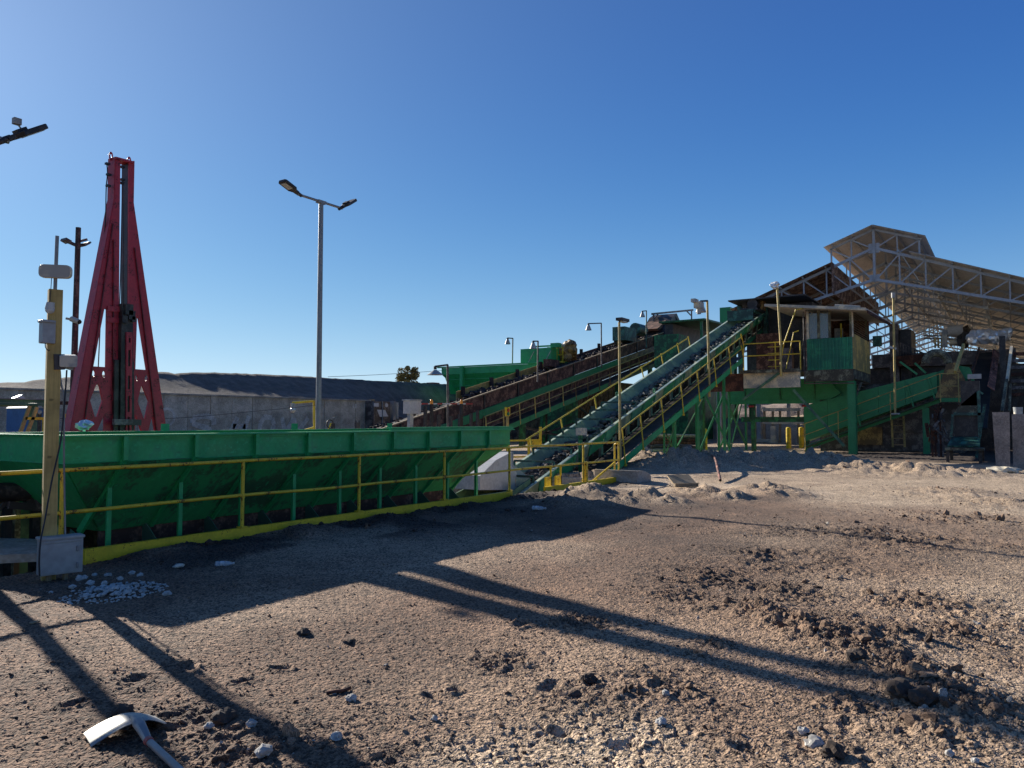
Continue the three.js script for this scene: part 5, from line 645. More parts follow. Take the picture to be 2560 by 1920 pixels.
{ const t = thing('panel_trailer', 'grey steel container end with white sheets hung on its doors', 'container'), z = -36.2, P = (a, c) => PZ(a, c, z), a = P(934, 1075), c = P(975, 1004);
  part(t, 'body', M.steelDark, b => b.box(a[0], c[0], -0.2, c[1], z - 3, z)); part(t, 'frame', M.steel, b => { const q = P(981, 1003), w = P(987, 1003); b.box(q[0], w[0], -0.2, q[1], z - 0.5, z + 0.1); }); part(t, 'frame', M.whiteOld, b => { const q = P(990, 1006), w = P(994, 1006); b.box(q[0], w[0], -0.2, q[1], z - 0.5, z + 0.1); }); part(t, 'sheet', M.board, b => b.prism([[942, 1024], [962, 1025], [970, 1041], [949, 1042]].map(p => P(...p).slice(0, 2)), 'z', z + 0.01, z + 0.03)); part(t, 'sheet', M.board, b => b.prism([[934, 1008], [946, 1008], [946, 1017], [934, 1016]].map(p => P(...p).slice(0, 2)), 'z', z + 0.01, z + 0.03)); part(t, 'roundel', M.board, b => { const q = P(966, 1013); b.tube([q[0], q[1], z + 0.005], [q[0], q[1], z + 0.03], 0.14, 14); }); part(t, 'door_bar', M.steel, b => { const q = P(955, 1003); b.tube([q[0], -0.1, z + 0.05], [q[0], q[1], z + 0.05], 0.035, 8); }); }
{ const t = thing('white_shed', 'low white roofed shed behind the barrier cabinet', 'shed'), z = -58, P = (a, c) => PZ(a, c, z); part(t, 'wall', M.steelDark, b => b.box(P(985, 1040)[0], P(1090, 1040)[0], -0.3, P(1000, 1036)[1], z - 5, z)); part(t, 'roof', M.white, b => { const e = P(985, 1037), r = P(1000, 1012), f = P(1092, 1037); b.slab([e[0], e[1], z + 0.3], [f[0], f[1], z + 0.3], [f[0] + 1, r[1], z - 4], [r[0], r[1], z - 4], 0.1); }); }
{ const t = thing('red_hopper_box', 'small faded red box sticking out of the stockpile crest', 'box'), z = -58, P = (a, c) => PZ(a, c, z), a = P(1082, 977), c = P(1099, 958); part(t, 'case', M.rustPink, b => b.box(a[0], c[0], a[1] - 1, c[1], z - 1, z)); part(t, 'lid', M.redPipe, b => b.box(a[0] + 0.02, c[0] - 0.02, c[1] + 0.002, c[1] + 0.05, z - 1, z)); }
{ const t = thing('wall_lamp', 'yellow bracket lamp with glass shade hanging before the panel wall', 'lamp'), z = -18.4, P = (a, c) => PZ(a, c, z); part(t, 'bracket', M.yellow, b => b.path([[P(788, 1080)[0], 0.0, z], P(785, 1003), P(732, 1007)], 0.035, 8)); part(t, 'shade', M.whiteOld, b => { const q = P(732, 1016); b.tube([q[0], q[1] - 0.02, q[2]], [q[0], q[1] + 0.1, q[2]], 0.06, 12); }); part(t, 'globe', M.lens, b => b.ball(P(732, 1025), 0.085, 14)); part(t, 'stay', M.yellow, b => b.bar(P(752, 1078), P(786, 1068), 0.04, 0.05).bar(P(752, 1082), P(790, 1081), 0.04, 0.05)); }
{ const t = thing('hose_reel', 'black hose loop hanging on a yellow bracket before the wall', 'hose'), z = -18.6, P = (a, c) => PZ(a, c, z), c = P(825, 1060); part(t, 'loop', M.cable, b => b.add(new THREE.TorusGeometry(0.135, 0.02, 8, 28).translate(...c))); part(t, 'bracket', M.yellow, b => b.bar(P(818, 1080), P(827, 1058), 0.03, 0.04)); part(t, 'handle', M.steel, b => b.bar(P(829, 1045), P(838, 1044), 0.03, 0.02)); part(t, 'stand', M.ironDark, b => b.box(P(829, 1078)[0], P(836, 1078)[0], 0, P(833, 1058)[1], z - 0.05, z + 0.03)); }
single('dark_stake', 'dark square stake with twin tips in front of the panel wall', 'post', M.ironDark, b => { const z = -18.6, q = PZ(890, 1056, z), w = PZ(899, 1054, z); b.box(q[0], w[0], -0.1, q[1], z - 0.06, z + 0.02).box(q[0], q[0] + 0.02, q[1] + 0.001, q[1] + 0.06, z - 0.03, z).box(w[0] - 0.02, w[0], q[1] + 0.001, q[1] + 0.06, z - 0.03, z); });
{ // canopy, ladder frame and blue cabin beyond the receiving bin
  const t = thing('canopy', 'low green canopy roof with dark underside beyond the receiving bin', 'canopy'), z = -22, P = (a, c) => PZ(a, c, z), L = P(-120, 1005)[0], R = P(126, 1006)[0], y0 = P(60, 1013)[1], y1 = P(60, 999)[1];
  part(t, 'fascia', M.greenOld, b => b.box(L, R, y0 + 0.06, y1, z - 0.05, z)); part(t, 'soffit', M.greenOld, b => b.box(L, R, y0, y0 + 0.055, z - 3, z - 0.002)); part(t, 'roof', M.steel, b => b.box(L, R, y1 + 0.002, y1 + 0.03, z - 3, z + 0.05)); part(t, 'post', M.greenOld, b => b.box(L + 0.2, L + 0.35, -0.1, y0, z - 0.3, z - 0.15)); part(t, 'post', M.greenOld, b => b.box(R - 0.4, R - 0.25, -0.1, y0, z - 0.3, z - 0.15)); part(t, 'brace', M.greenOld, b => b.bar(P(108, 1014), P(132, 1034), 0.05, 0.06));
  part(t, 'vent', M.white, b => { const q = P(50, 996); b.prism([[q[0] - 0.15, q[1] - 0.02], [q[0] + 0.2, q[1] - 0.02], [q[0] + 0.1, q[1] + 0.1]], 'z', z - 0.3, z - 0.1); });
  part(t, 'beam', M.rust, b => { const a = P(158, 1003), c = P(190, 1003); b.box(a[0], c[0], P(170, 1012)[1], a[1], z - 0.2, z); });
}
{ const t = thing('ladder_frame', 'yellow inclined ladder frame standing under the green canopy', 'ladder'), z = -21, P = (a, c) => PZ(a, c, z); for (const [a, c] of [[[44, 1082], [74, 1015]], [[58, 1082], [92, 1018]]]) part(t, 'side_rail', M.yellowOld, b => b.bar([P(...a)[0] - 0.3, 0.2, z], P(...c), 0.06, 0.08)); part(t, 'rail', M.yellow, b => b.bar(P(62, 1046), P(126, 1047), 0.06, 0.07)); part(t, 'post', M.yellow, b => b.box(P(108, 1050)[0], P(112, 1050)[0], 0, P(110, 1047)[1], z - 0.05, z + 0.05)); }
{ const t = thing('blue_cabin', 'small blue plastic cabin with white trim and dark door panel', 'cabin'), z = -26, P = (a, c) => PZ(a, c, z), L = P(77, 1050)[0], R = P(150, 1050)[0], T = P(90, 1020)[1]; part(t, 'body', M.blue, b => b.box(L, R, 0, T, z - 1.6, z)); part(t, 'dark_door_panel', M.ironDark, b => b.box(P(94, 1050)[0], P(103, 1050)[0], 0.05, T - 0.12, z + 0.002, z + 0.02)); part(t, 'roof', M.whiteOld, b => b.prism([[L - 0.03, T + 0.002], [R + 0.03, T + 0.002], [R - 0.2, T + 0.16], [L + 0.15, T + 0.16]], 'z', z - 1.6, z + 0.05)); part(t, 'trim', M.whiteOld, b => b.box(P(108, 1050)[0], P(109, 1050)[0], 0.05, T, z + 0.003, z + 0.03)); part(t, 'lamp_cover', M.cream, b => { const q = P(98, 1030); b.lump(q, 0.07, 811, 1); }); }  // doorway is a dark panel standing in for the shade inside
single('yellow_guard', 'yellow steel guard plate at the foot of the red mast', 'guard', M.yellow, b => { const z = -18.4, a = PZ(164, 1035, z), c = PZ(176, 1085, z); b.box(a[0], c[0], 0, a[1], z - 0.05, z); });
{ // tree beyond the stockpile
  const t = thing('leafy_tree', 'single round leafy tree with olive gold foliage beyond the stockpile', 'tree'), depth = 110, c0 = ray(1022, 1055).multiplyScalar(depth / FOCAL), bx = c0.x, bz = c0.z, yc = CAM_H + (1055 - 940) * depth / FOCAL;
  part(t, 'trunk', M.rust, b => { b.tube([bx, -0.5, bz], [bx, yc - 0.6, bz], 0.2, 8, 0.12); for (let i = 0; i < 7; i++) { const a = i * 0.9; b.tube([bx, yc - 1.4 + i * 0.12, bz], [bx + 1.1 * Math.cos(a), yc + 0.2 + rr(-0.2, 0.6), bz + 1.1 * Math.sin(a)], 0.06, 5, 0.02); } });
  const lobes = Array.from({ length: 40 }, (_, i) => { const a = rr(0, 6.28), r = Math.sqrt(rnd()) * 1.4, y = rr(-2.2, 1.5) * (1 - r * 0.22); return [bx + r * Math.cos(a), yc + y, bz + r * Math.sin(a), rr(0.32, 0.62)]; });
  for (const [nm, m, k] of [['crown', M.leafOlive, 4200], ['crown', M.leafGold, 2600]]) part(t, nm, m, b => { for (let i = 0; i < k; i++) { const L = lobes[(rnd() * lobes.length) | 0], d = new THREE.Vector3(rr(-1, 1), rr(-1, 1), rr(-1, 1)).normalize().multiplyScalar(L[3] * Math.cbrt(rr(0.25, 1))), o = new THREE.Vector3(L[0], L[1], L[2]).add(d), u = new THREE.Vector3(rr(-1, 1), rr(-1, 1), rr(-1, 1)).normalize(), v = new THREE.Vector3(rr(-1, 1), rr(-1, 1), rr(-1, 1)).cross(u).normalize(), s = rr(0.07, 0.15); b.quad(o.clone().addScaledVector(u, s), o.clone().addScaledVector(v, s * 0.6), o.clone().addScaledVector(u, -s), o.clone().addScaledVector(v, -s * 0.6)); } }, { kind: 'stuff' });
}
single('overhead_wire', 'thin overhead wire strung across the sky behind the tree', 'wire', M.cable, b => { const P = (a, c) => PZ(a, c, -62); b.path([P(820, 942), P(940, 937), P(1040, 931), P(1110, 926), P(1300, 915)], 0.025, 5, 40); });
single('hanging_wire', 'thin sagging wire in front of the panel wall', 'wire', M.cable, b => { const P = (a, c) => PZ(a, c, -18.2); b.path([P(150, 1046), P(420, 1046), P(640, 1028), P(800, 1012)], 0.006, 4, 40); });

{ const t = thing('sorting_building', 'low dark clad building behind the legs of the brown conveyor', 'building'); part(t, 'wall', M.brown, b => ribbed(b, [57, -0.3, -33.5], [31, 0, 0], [0, 5.9, 0], 0.6, 0.06, [0, 0, 1])); part(t, 'wall', M.steelDark, b => ribbed(b, [57, -0.3, -44], [0, 0, 10.5], [0, 5.9, 0], 0.6, 0.06, [-1, 0, 0])); part(t, 'roof', M.sheetBrown, b => b.slab([56.7, 5.62, -33.2], [88, 5.62, -33.2], [88, 5.9, -44], [56.7, 5.9, -44], 0.08)); for (const x of [59, 65, 72]) part(t, 'door', M.ironDark, b => b.box(x, x + 2.6, -0.2, 3.2, -33.42, -33.36)); part(t, 'base_course', M.concDark, b => b.box(57, 88, -0.3, 0.6, -33.4, -33.3)); }

// ------------------------------------------------------------------ open shed with trussed roofs
{
  const t = thing('open_shed', 'large open shed with grey lattice roof trusses and a raised ridge roof', 'shed'), RX = 50, RZ = -6.64, x1 = 112, L = 8.2, Rt = 14;
  const up = d => 12.1 - 0.385 * Math.abs(d), lo = d => 10.2 - 0.276 * Math.abs(d), mo = d => 13.3 - 0.37 * Math.abs(d), step = 5.2;
  // near gable frame: every bar its own part
  const bar = (nm, a, c, w, h, m = M.truss) => part(t, nm, m, b => b.bar(a, c, w, h));
  const pt = (d, y, x = RX) => [x, y, RZ + d];
  bar('top_chord', pt(0, up(0)), pt(Rt, up(Rt)), 0.12, 0.16); bar('top_chord', pt(0, up(0)), pt(-L, up(L)), 0.12, 0.16);
  bar('bottom_chord', pt(0, lo(0)), pt(Rt, lo(Rt)), 0.12, 0.16); bar('bottom_chord', pt(0, lo(0)), pt(-L, lo(L)), 0.12, 0.16);
  bar('king_post', pt(0, lo(0)), pt(0, mo(0) - 0.1), 0.14, 0.2);
  for (const sgn of [1, -1]) for (let d = 1.35, k = 0; d < (sgn > 0 ? Rt : L); d += 1.35, k++) { bar('truss_post', pt(sgn * d, lo(d)), pt(sgn * d, up(d)), 0.08, 0.1); bar('truss_diagonal', pt(sgn * (d - 1.35) + (d < 1.4 ? sgn * 0.1 : 0), lo(d - 1.35)), pt(sgn * d, up(d)), 0.06, 0.07); }
  for (const sgn of [1, -1]) { bar('monitor_chord', pt(0, mo(0) - 0.08), pt(sgn * 2.5, mo(2.5) - 0.08), 0.1, 0.13); bar('monitor_post', pt(sgn * 2.4, up(2.4)), pt(sgn * 2.4, mo(2.4) - 0.1), 0.09, 0.1); bar('monitor_post', pt(sgn * 1.25, up(1.25)), pt(sgn * 1.25, mo(1.25) - 0.1), 0.07, 0.08); bar('monitor_diagonal', pt(sgn * 0.1, up(0)), pt(sgn * 1.25, mo(1.25) - 0.1), 0.06, 0.07); bar('monitor_diagonal', pt(sgn * 1.25, up(1.25)), pt(sgn * 2.4, mo(2.4) - 0.15), 0.06, 0.07); }
  part(t, 'gusset', M.truss, b => b.box(RX - 0.02, RX + 0.02, up(0) - 0.3, up(0) + 0.28, RZ - 0.3, RZ + 0.3)); part(t, 'gusset', M.truss, b => b.box(RX - 0.02, RX + 0.02, lo(0) - 0.15, lo(0) + 0.3, RZ - 0.28, RZ + 0.28));
  // frames behind
  for (let x = RX + step; x < x1; x += step) part(t, 'roof_frame', M.truss, b => {
    const q = (d, y) => [x, y, RZ + d]; b.bar(q(0, up(0)), q(Rt, up(Rt)), 0.12, 0.14).bar(q(0, up(0)), q(-L - 3, up(L + 3)), 0.12, 0.14).bar(q(0, lo(0)), q(Rt, lo(Rt)), 0.12, 0.14).bar(q(0, lo(0)), q(-L - 3, lo(L + 3)), 0.12, 0.14).bar(q(0, lo(0)), q(0, mo(0)), 0.12, 0.12);
    for (const s of [1, -1]) { for (let d = 1.35; d < (s > 0 ? Rt : L + 3); d += 1.35) b.bar(q(s * d, lo(d)), q(s * d, up(d)), 0.07, 0.08).bar(q(s * (d - 1.35), lo(d - 1.35)), q(s * d, up(d)), 0.05, 0.06); b.bar(q(0, mo(0) - 0.08), q(s * 2.5, mo(2.5) - 0.08), 0.08, 0.1).bar(q(s * 2.4, up(2.4)), q(s * 2.4, mo(2.4)), 0.07, 0.07); } });
  for (let d = 1.35; d < Rt; d += 1.35) part(t, 'purlin', M.truss, b => b.bar([RX - 0.4, up(d) + 0.12, RZ + d], [x1, up(d) + 0.12, RZ + d], 0.06, 0.12));
  for (let d = 2.7; d < L; d += 1.35) part(t, 'purlin', M.truss, b => b.bar([RX - 0.4, up(d) + 0.12, RZ - d], [72, up(d) + 0.12, RZ - d], 0.06, 0.12));
  for (const d of [-2.3, -1.2, 0, 1.2, 2.3]) part(t, 'purlin', M.truss, b => b.bar([RX - 0.4, mo(d) + 0.02, RZ + d], [x1, mo(d) + 0.02, RZ + d], 0.06, 0.1));
  for (const d of [1.35, 4.05, 6.75]) part(t, 'tie_rod', M.truss, b => b.bar([RX, lo(d), RZ + d], [x1, lo(d), RZ + d], 0.06, 0.08).bar([RX, lo(d), RZ - d], [x1, lo(d), RZ - d], 0.06, 0.08));
  // roof sheets, laid in bays so that each sheet can be told apart
  for (let i = 0; i < 8; i++) { const a = RX - 0.6 + i * 7.75, c = a + 7.76; for (const [d0, d1] of [[1.9, 5.75], [5.74, 9.75], [9.74, 14]]) part(t, 'roof_sheet', M.sheet, b => ribbed(b, [a, up(d0) + 0.2, RZ + d0], [c - a, 0, 0], [0, up(d1) - up(d0), d1 - d0], 0.35, 0.04, [0, 1, 0.3])); part(t, 'ridge_sheet', M.sheet, b => ribbed(b, [a, mo(0) + 0.09, RZ], [c - a, 0, 0], [0, mo(2.75) - mo(0), 2.75], 0.35, 0.04, [0, 1, 0.3])); if (i < 7) part(t, 'ridge_sheet', M.sheet, b => ribbed(b, [a, mo(0) + 0.09, RZ], [c - a, 0, 0], [0, mo(2.75) - mo(0), -2.75], 0.35, 0.04, [0, 1, -0.3])); }
  for (let i = 0; i < 3; i++) { const a = RX - 0.6 + i * 6.5, c = a + 6.48; part(t, 'roof_sheet', M.sheetBrown, b => ribbed(b, [a, up(2.3) + 0.2, RZ - 2.3], [c - a, 0, 0], [0, up(L + 0.4) - up(2.3), -(L + 0.4 - 2.3)], 0.35, 0.04, [0, 1, -0.3])); part(t, 'side_cladding', M.sheetBrown, b => ribbed(b, [a, up(2.3) - 1.7, RZ - 2.3], [c - a, 0, 0], [0, 1.9, 0], 0.35, 0.05, [0, 0, 1])); }
  for (const d of [3.1, 5.68, 8.0]) part(t, 'lit_purlin_strip', M.cream, b => b.box(RX + 3, x1 - 20, lo(d) - 0.02, lo(d) + 0.10, RZ + d - 0.03, RZ + d + 0.03));  // sunlit purlin faces painted in as cream bars
  for (let x = RX + step; x < x1; x += step * 2) for (const z of [RZ - L - 3, RZ + Rt - 0.6]) part(t, 'column', M.truss, b => b.box(x - 0.15, x + 0.15, -0.2, lo(Math.abs(z - RZ)), z - 0.15, z + 0.15));
}
// ------------------------------------------------------------------ machinery in and before the shed
{ const t = thing('steep_belt_conveyor', 'steep dark belt conveyor with rusty pink side boards at the shed mouth', 'conveyor'), x = 46, P = (a, c, xx = x) => PX(a, c, xx);
  part(t, 'belt', M.rubber, b => b.slab(P(2420, 1075, 42), P(2468, 1075, 42), P(2486, 884, 54), P(2442, 886, 54), 0.1)); part(t, 'side_board', M.rustPink, b => b.slab(P(2468, 965, 45), P(2485, 978, 45), P(2497, 885, 52), P(2485, 874, 52), 0.05)); part(t, 'side_board', M.rustPink, b => b.slab(P(2476, 930, 48), P(2488, 922, 48), P(2492, 880, 52), P(2484, 872, 52), 0.05)); part(t, 'frame', M.rust, b => b.bar(P(2418, 970, 44), P(2448, 872, 53), 0.1, 0.2)); part(t, 'wrapped_motor', M.foil, b => { const c = P(2475, 843, 53); for (let i = 0; i < 4; i++) b.lump([c[0], c[1] + 0.1 * (i % 2), c[2] - 0.8 + i * 0.5], 0.42, 820 + i, 2); }); part(t, 'leg', M.ironDark, b => { const a = P(2505, 840, 50); b.box(a[0], a[0] + 0.3, 0, a[1], a[2] - 0.15, a[2] + 0.15); }); part(t, 'leg', M.teal, b => b.bar(P(2462, 1010, 42), P(2440, 1150, 42), 0.1, 0.12)); }
{ const t = thing('feed_chute_box', 'boxy steel feed chute with a dark block as its opening and tray on legs', 'chute'), x = 38, P = (a, c) => PX(a, c, x);
  const q = (a, c) => { const r = P(a, c); return [r[2], r[1]]; };
  part(t, 'hood', M.greenGrey, b => b.prism([q(2405, 1008), q(2443, 977), q(2443, 1032), q(2383, 1034)], 'x', x, x + 1.2)); part(t, 'frame', M.teal, b => b.bar(P(2384, 1035), P(2460, 1035), 0.1, 0.12).bar(P(2446, 978), P(2450, 1090), 0.1, 0.12).bar(P(2446, 978), P(2458, 985), 0.08, 0.08).bar(P(2382, 1036), P(2378, 1092), 0.1, 0.1)); part(t, 'dark_mouth_block', M.ironDark, b => b.box(x + 0.15, x + 1.1, P(2400, 1092)[1], P(2400, 1036)[1], q(2386, 1060)[0], q(2444, 1060)[0])); part(t, 'tray', M.teal, b => b.slab([x - 0.9, 0.66, q(2372, 1115)[0]], [x - 0.9, 0.66, q(2452, 1115)[0]], [x + 0.1, 1.02, q(2448, 1092)[0]], [x + 0.1, 1.02, q(2380, 1092)[0]], 0.06)); part(t, 'tray_frame', M.greenGrey, b => b.box(x - 1.0, x + 0.2, 0.52, 0.62, q(2366, 1118)[0], q(2462, 1118)[0]));  // solid dark block paints the shade inside the chute mouth
  for (const [px, dx] of [[2372, -0.8], [2452, -0.8], [2378, 0.1], [2456, 0.1]]) part(t, 'leg', M.ironDark, b => { const z = q(px, 1118)[0]; b.box(x + dx, x + dx + 0.1, -0.2, 0.52, z - 0.06, z + 0.06); }); part(t, 'gauge_lamp', M.boxGrey, b => { const c = P(2436, 940); b.box(c[0] - 0.1, c[0] + 0.2, c[1] - 0.12, c[1] + 0.08, c[2] - 0.25, c[2] + 0.25); }); part(t, 'gauge_post', M.ironDark, b => { const c = P(2428, 952); b.box(c[0], c[0] + 0.5, 2.4, c[1], c[2] - 0.4, c[2] + 0.3); }); }
{ const t = thing('screen_deck', 'high machinery deck with rollers and white wrapped motor inside the shed', 'machine'), x = 58, P = (a, c) => PX(a, c, x);
  const z0 = P(2180, 900)[2], z1 = P(2530, 900)[2], y = P(2350, 880)[1];
  part(t, 'deck', M.steelDark, b => b.box(x, x + 6, y - 0.9, y, z0, z1)); part(t, 'support_wall', M.ironDark, b => b.box(x + 0.5, x + 6, -0.3, y - 0.92, z0 - 3, z1 + 4)); part(t, 'bin', M.rust, b => b.prism([[P(2236, 896)[2], P(2236, 895)[1]], [P(2320, 890)[2], P(2320, 888)[1]], [P(2296, 925)[2], P(2296, 918)[1]], [P(2250, 920)[2], P(2250, 918)[1]]], 'x', x - 1.2, x - 0.1)); part(t, 'roller', M.cream, b => b.tube(P(2374, 857), P(2428, 851), 0.22, 12)); part(t, 'frame', M.whiteOld, b => b.bar(P(2362, 868), P(2362, 826), 0.3, 0.5, new THREE.Vector3(1, 0, 0)).bar(P(2362, 830), P(2408, 828), 0.3, 0.2)); part(t, 'wrapped_motor', M.white, b => b.tube(P(2370, 828), P(2408, 825), 0.38, 14)); part(t, 'drive', M.ironDark, b => { const c = P(2412, 842); b.lump(c, 0.6, 830, 2, [0.6, 1.2, 0.8]); });
  for (const px of [2338, 2346, 2354]) part(t, 'guard_post', M.yellowOld, b => b.bar(P(px, 870), P(px, 846), 0.1, 0.1)); for (const yy of [839, 846]) part(t, 'rail', M.steelDark, b => b.bar(P(2310, yy), P(2530, yy + 4), 0.07, 0.08)); part(t, 'silo', M.ironDark, b => b.box(x, x + 3, 4, P(2260, 824)[1], P(2250, 850)[2], P(2278, 850)[2])); part(t, 'duct', M.steelDark, b => b.box(x - 0.5, x + 0.5, 4, P(2240, 812)[1], P(2226, 850)[2], P(2248, 850)[2])); part(t, 'panel_box', M.teal, b => b.box(x - 1, x - 0.6, P(2197, 868)[1], P(2197, 843)[1], P(2187, 850)[2], P(2208, 850)[2])); part(t, 'stair', M.steelDark, b => { for (let i = 0; i < 9; i++) { const a = P(2244 + i * 7, 855 + i * 3.2); b.bar(a, [a[0], a[1] - 0.9, a[2]], 0.08, 0.06); } b.bar(P(2240, 852), P(2310, 884), 0.08, 0.1).bar(P(2240, 868), P(2310, 898), 0.08, 0.1); }); }
for (const [a, c, m, label] of [[[2409, 862], [2388, 930], M.yellowOld, 'sunlit pale yellow brace leaning beside the machinery deck'], [[2529, 868], [2518, 950], M.cream, 'pale slanting steel post rising from the concrete wall']]) single('slanted_post', label, 'post', m, b => b.bar(PX(...a, 46), PX(...c, 44), 0.12, 0.16));
single('lower_strut', 'grey lower strut standing on the concrete wall top', 'post', M.greenGrey, b => b.bar(PX(2517, 950, 43.9), PX(2505, 1030, 42), 0.12, 0.16).bar(PX(2526, 960, 44), PX(2524, 1030, 43), 0.1, 0.1));
{ const t = thing('pipe_rack', 'dark rack of stacked steel pipes inside the shed', 'rack'), x = 50, P = (a, c) => PX(a, c, x); for (let i = 0; i < 7; i++) part(t, 'pipe', i % 3 ? M.steelDark : M.rust, b => b.bar(P(2528, 885 + i * 17), P(2700, 882 + i * 16), 0.2, 0.18)); part(t, 'upright', M.ironDark, b => { for (const px of [2534, 2600, 2690]) { const q = P(px, 870); b.box(q[0] + 0.15, q[0] + 0.3, -0.2, q[1], q[2] - 0.1, q[2] + 0.1); } }); part(t, 'brace', M.greenGrey, b => b.bar(P(2532, 965), P(2565, 925), 0.08, 0.08)); }
{ const t = thing('retaining_wall', 'grey concrete wall with a square end pillar by the shed mouth', 'wall'), c = [33.3, -0.3]; part(t, 'pillar', M.concWarm, b => b.hex([[c[0], -0.2, c[1] - 0.22], [c[0] + 0.5, -0.2, c[1] - 0.22], [c[0] + 0.5, -0.2, c[1] + 0.2], [c[0], -0.2, c[1] + 0.2], [c[0], 2.06, c[1] - 0.3], [c[0] + 0.5, 2.06, c[1] - 0.3], [c[0] + 0.5, 2.06, c[1] + 0.24], [c[0], 2.06, c[1] + 0.24]].map(p => p))); part(t, 'wall_body', M.concWarm, b => b.box(34.6, 35.0, -0.2, 2.0, -0.0, 6)); part(t, 'bucket', M.whiteOld, b => { const q = PX(2545, 1028, 34.8); b.tube([q[0], 2.0, q[2]], [q[0], 2.26, q[2]], 0.14, 14, 0.16); }); }
// dark interior: stored plant and scrap below the cross conveyor
{ const t = thing('scrap_heap', 'tangled scrap parts heaped in the dark below the cross conveyor', 'scrap'), pts = [[2330, 1080], [2345, 1050], [2338, 1100], [2355, 1075], [2350, 1030]]; pts.forEach(([a, c], i) => part(t, 'scrap_piece', i % 2 ? M.scrap : M.rust, b => { const q = PX(a, c, 41); for (let k = 0; k < 6; k++) b.bar([q[0] + rr(-.3, .3), q[1] + rr(-.5, .5), q[2] + rr(-.25, .25)], [q[0] + rr(-.3, .3), q[1] + rr(-.6, .6), q[2] + rr(-.25, .25)], 0.05, rr(0.05, 0.14)); b.box(q[0], q[0] + 0.08, -0.2, q[1], q[2] - 0.04, q[2] + 0.04); })); }
{ const t = thing('step_ladder', 'old step ladder standing in the dark under the cross conveyor', 'ladder'), P = (a, c) => PX(a, c, 47); for (const px of [2232, 2262]) part(t, 'side_rail', M.yellowOld, b => b.bar(P(px, 1118), P(px - 3, 1040), 0.06, 0.1)); for (let i = 0; i < 5; i++) part(t, 'rung', M.plank, b => b.bar(P(2234, 1112 - i * 16), P(2260, 1112 - i * 16), 0.06, 0.05)); }
{ const t = thing('storage_building', 'long dark steel clad plant building closing the shed behind', 'building'), P = (a, c) => PX(a, c, 66); part(t, 'wall', M.steelDark, b => ribbed(b, [66, -0.3, -9], [0, 0, 22], [0, 5.2, 0], 0.5, 0.06, [-1, 0, 0])); part(t, 'door', M.ironDark, b => b.box(65.8, 65.9, -0.2, 3.4, -4.5, -1.5)); part(t, 'door', M.ironDark, b => b.box(65.8, 65.9, -0.2, 3.4, 0.5, 3.5)); part(t, 'base_course', M.concDark, b => b.box(65.6, 65.78, -0.3, 0.5, -9, 13)); }
{ const t = thing('added_shade_block', 'added dark steel block shading the floor behind the cross conveyor', 'machine'); part(t, 'body', M.steelDark, b => b.box(48.5, 54, -0.2, 3.9, -9.6, -2.2)); part(t, 'added_flywheel', M.steelDark, b => b.tube([48.2, 2.0, -4.4], [48.45, 2.0, -4.4], 0.9, 24)); part(t, 'guard', M.ochre, b => b.box(48.1, 48.4, 0.4, 1.4, -7.6, -6.2)); part(t, 'added_access_door', M.steelDark, b => b.box(48.42, 48.48, 0.6, 2.4, -9.0, -8.0)); }  // added block, there to cast shade on the floor beside it
// things seen through the gap below the platform
{ const t = thing('sunlit_frames', 'sunlit cream timber frames and rails seen through the gap below the platform', 'frame'), x = 62, P = (a, c) => PX(a, c, x); for (const [a, c] of [[[1908, 1056], [2090, 1056]], [[1890, 1100], [1945, 1104]], [[1908, 1024], [2000, 1024]]]) part(t, 'rail', M.cream, b => b.bar(P(...a), P(...c), 0.3, 0.25)); for (const px of [1911, 1932, 1950, 1996, 2012]) part(t, 'post', M.plank, b => b.bar([P(px, 1110)[0], -0.1, P(px, 1110)[2]], P(px, 1022), 0.16, 0.16)); part(t, 'board', M.cream, b => { const a = P(1929, 1100), c = P(1941, 1065); b.box(x - 0.3, x - 0.1, a[1], c[1], a[2], c[2]); }); }
{ const t = thing('pipe_stack', 'stack of long brown and grey pipes lying behind the conveyor trestle', 'pipes'), z = -17.5, P = (a, c) => PZ(a, c, z); [[1088, M.cream], [1098, M.brown], [1106, M.rustPink], [1116, M.steelDark], [1126, M.cream], [1134, M.plank]].forEach(([y, m], i) => part(t, 'pipe', m, b => b.tube(P(1610 + i * 4, y), P(1745, y + 2), 0.11, 10))); for (const px of [1640, 1700]) part(t, 'bearer', M.ironDark, b => { const q = P(px, 1086); b.box(q[0], q[0] + 0.12, -0.2, q[1], z - 0.4, z - 0.15); }); }
{ const t = thing('concrete_tank', 'low pale concrete basin wall behind the trestles', 'basin'), x = 68, P = (a, c) => PX(a, c, x); part(t, 'wall', M.conc, b => { const a = P(1650, 1075), c = P(1900, 1060); b.box(x, x + 1, -0.3, P(1750, 1058)[1], a[2], c[2]); }); part(t, 'top_band', M.steel, b => { const a = P(1650, 1058), c = P(1900, 1058); b.box(x + 0.3, x + 1, P(1750, 1058)[1] + 0.002, P(1750, 1046)[1], a[2], c[2]); }); }
{ const g = new THREE.PlaneGeometry(26, 40, 60, 90).rotateX(-Math.PI / 2).translate(86, 0, -22), p = g.attributes.position; for (let i = 0; i < p.count; i++) { const x = p.getX(i), z = p.getZ(i), e = sstep(73, 82, x) * sstep(-42, -36, z) * sstep(-2, -8, z); p.setY(i, -0.3 + e * (3.9 + 1.0 * fbm(x * 0.5, z * 0.5, 5, 950))); } g.computeVertexNormals(); const o = part(scene, 'rubble_bank', M.rubbleBank, b => b.add(g), { label: 'steep bank of pinkish rubble behind the conveyor supports', category: 'bank' }); groups.push(o); }
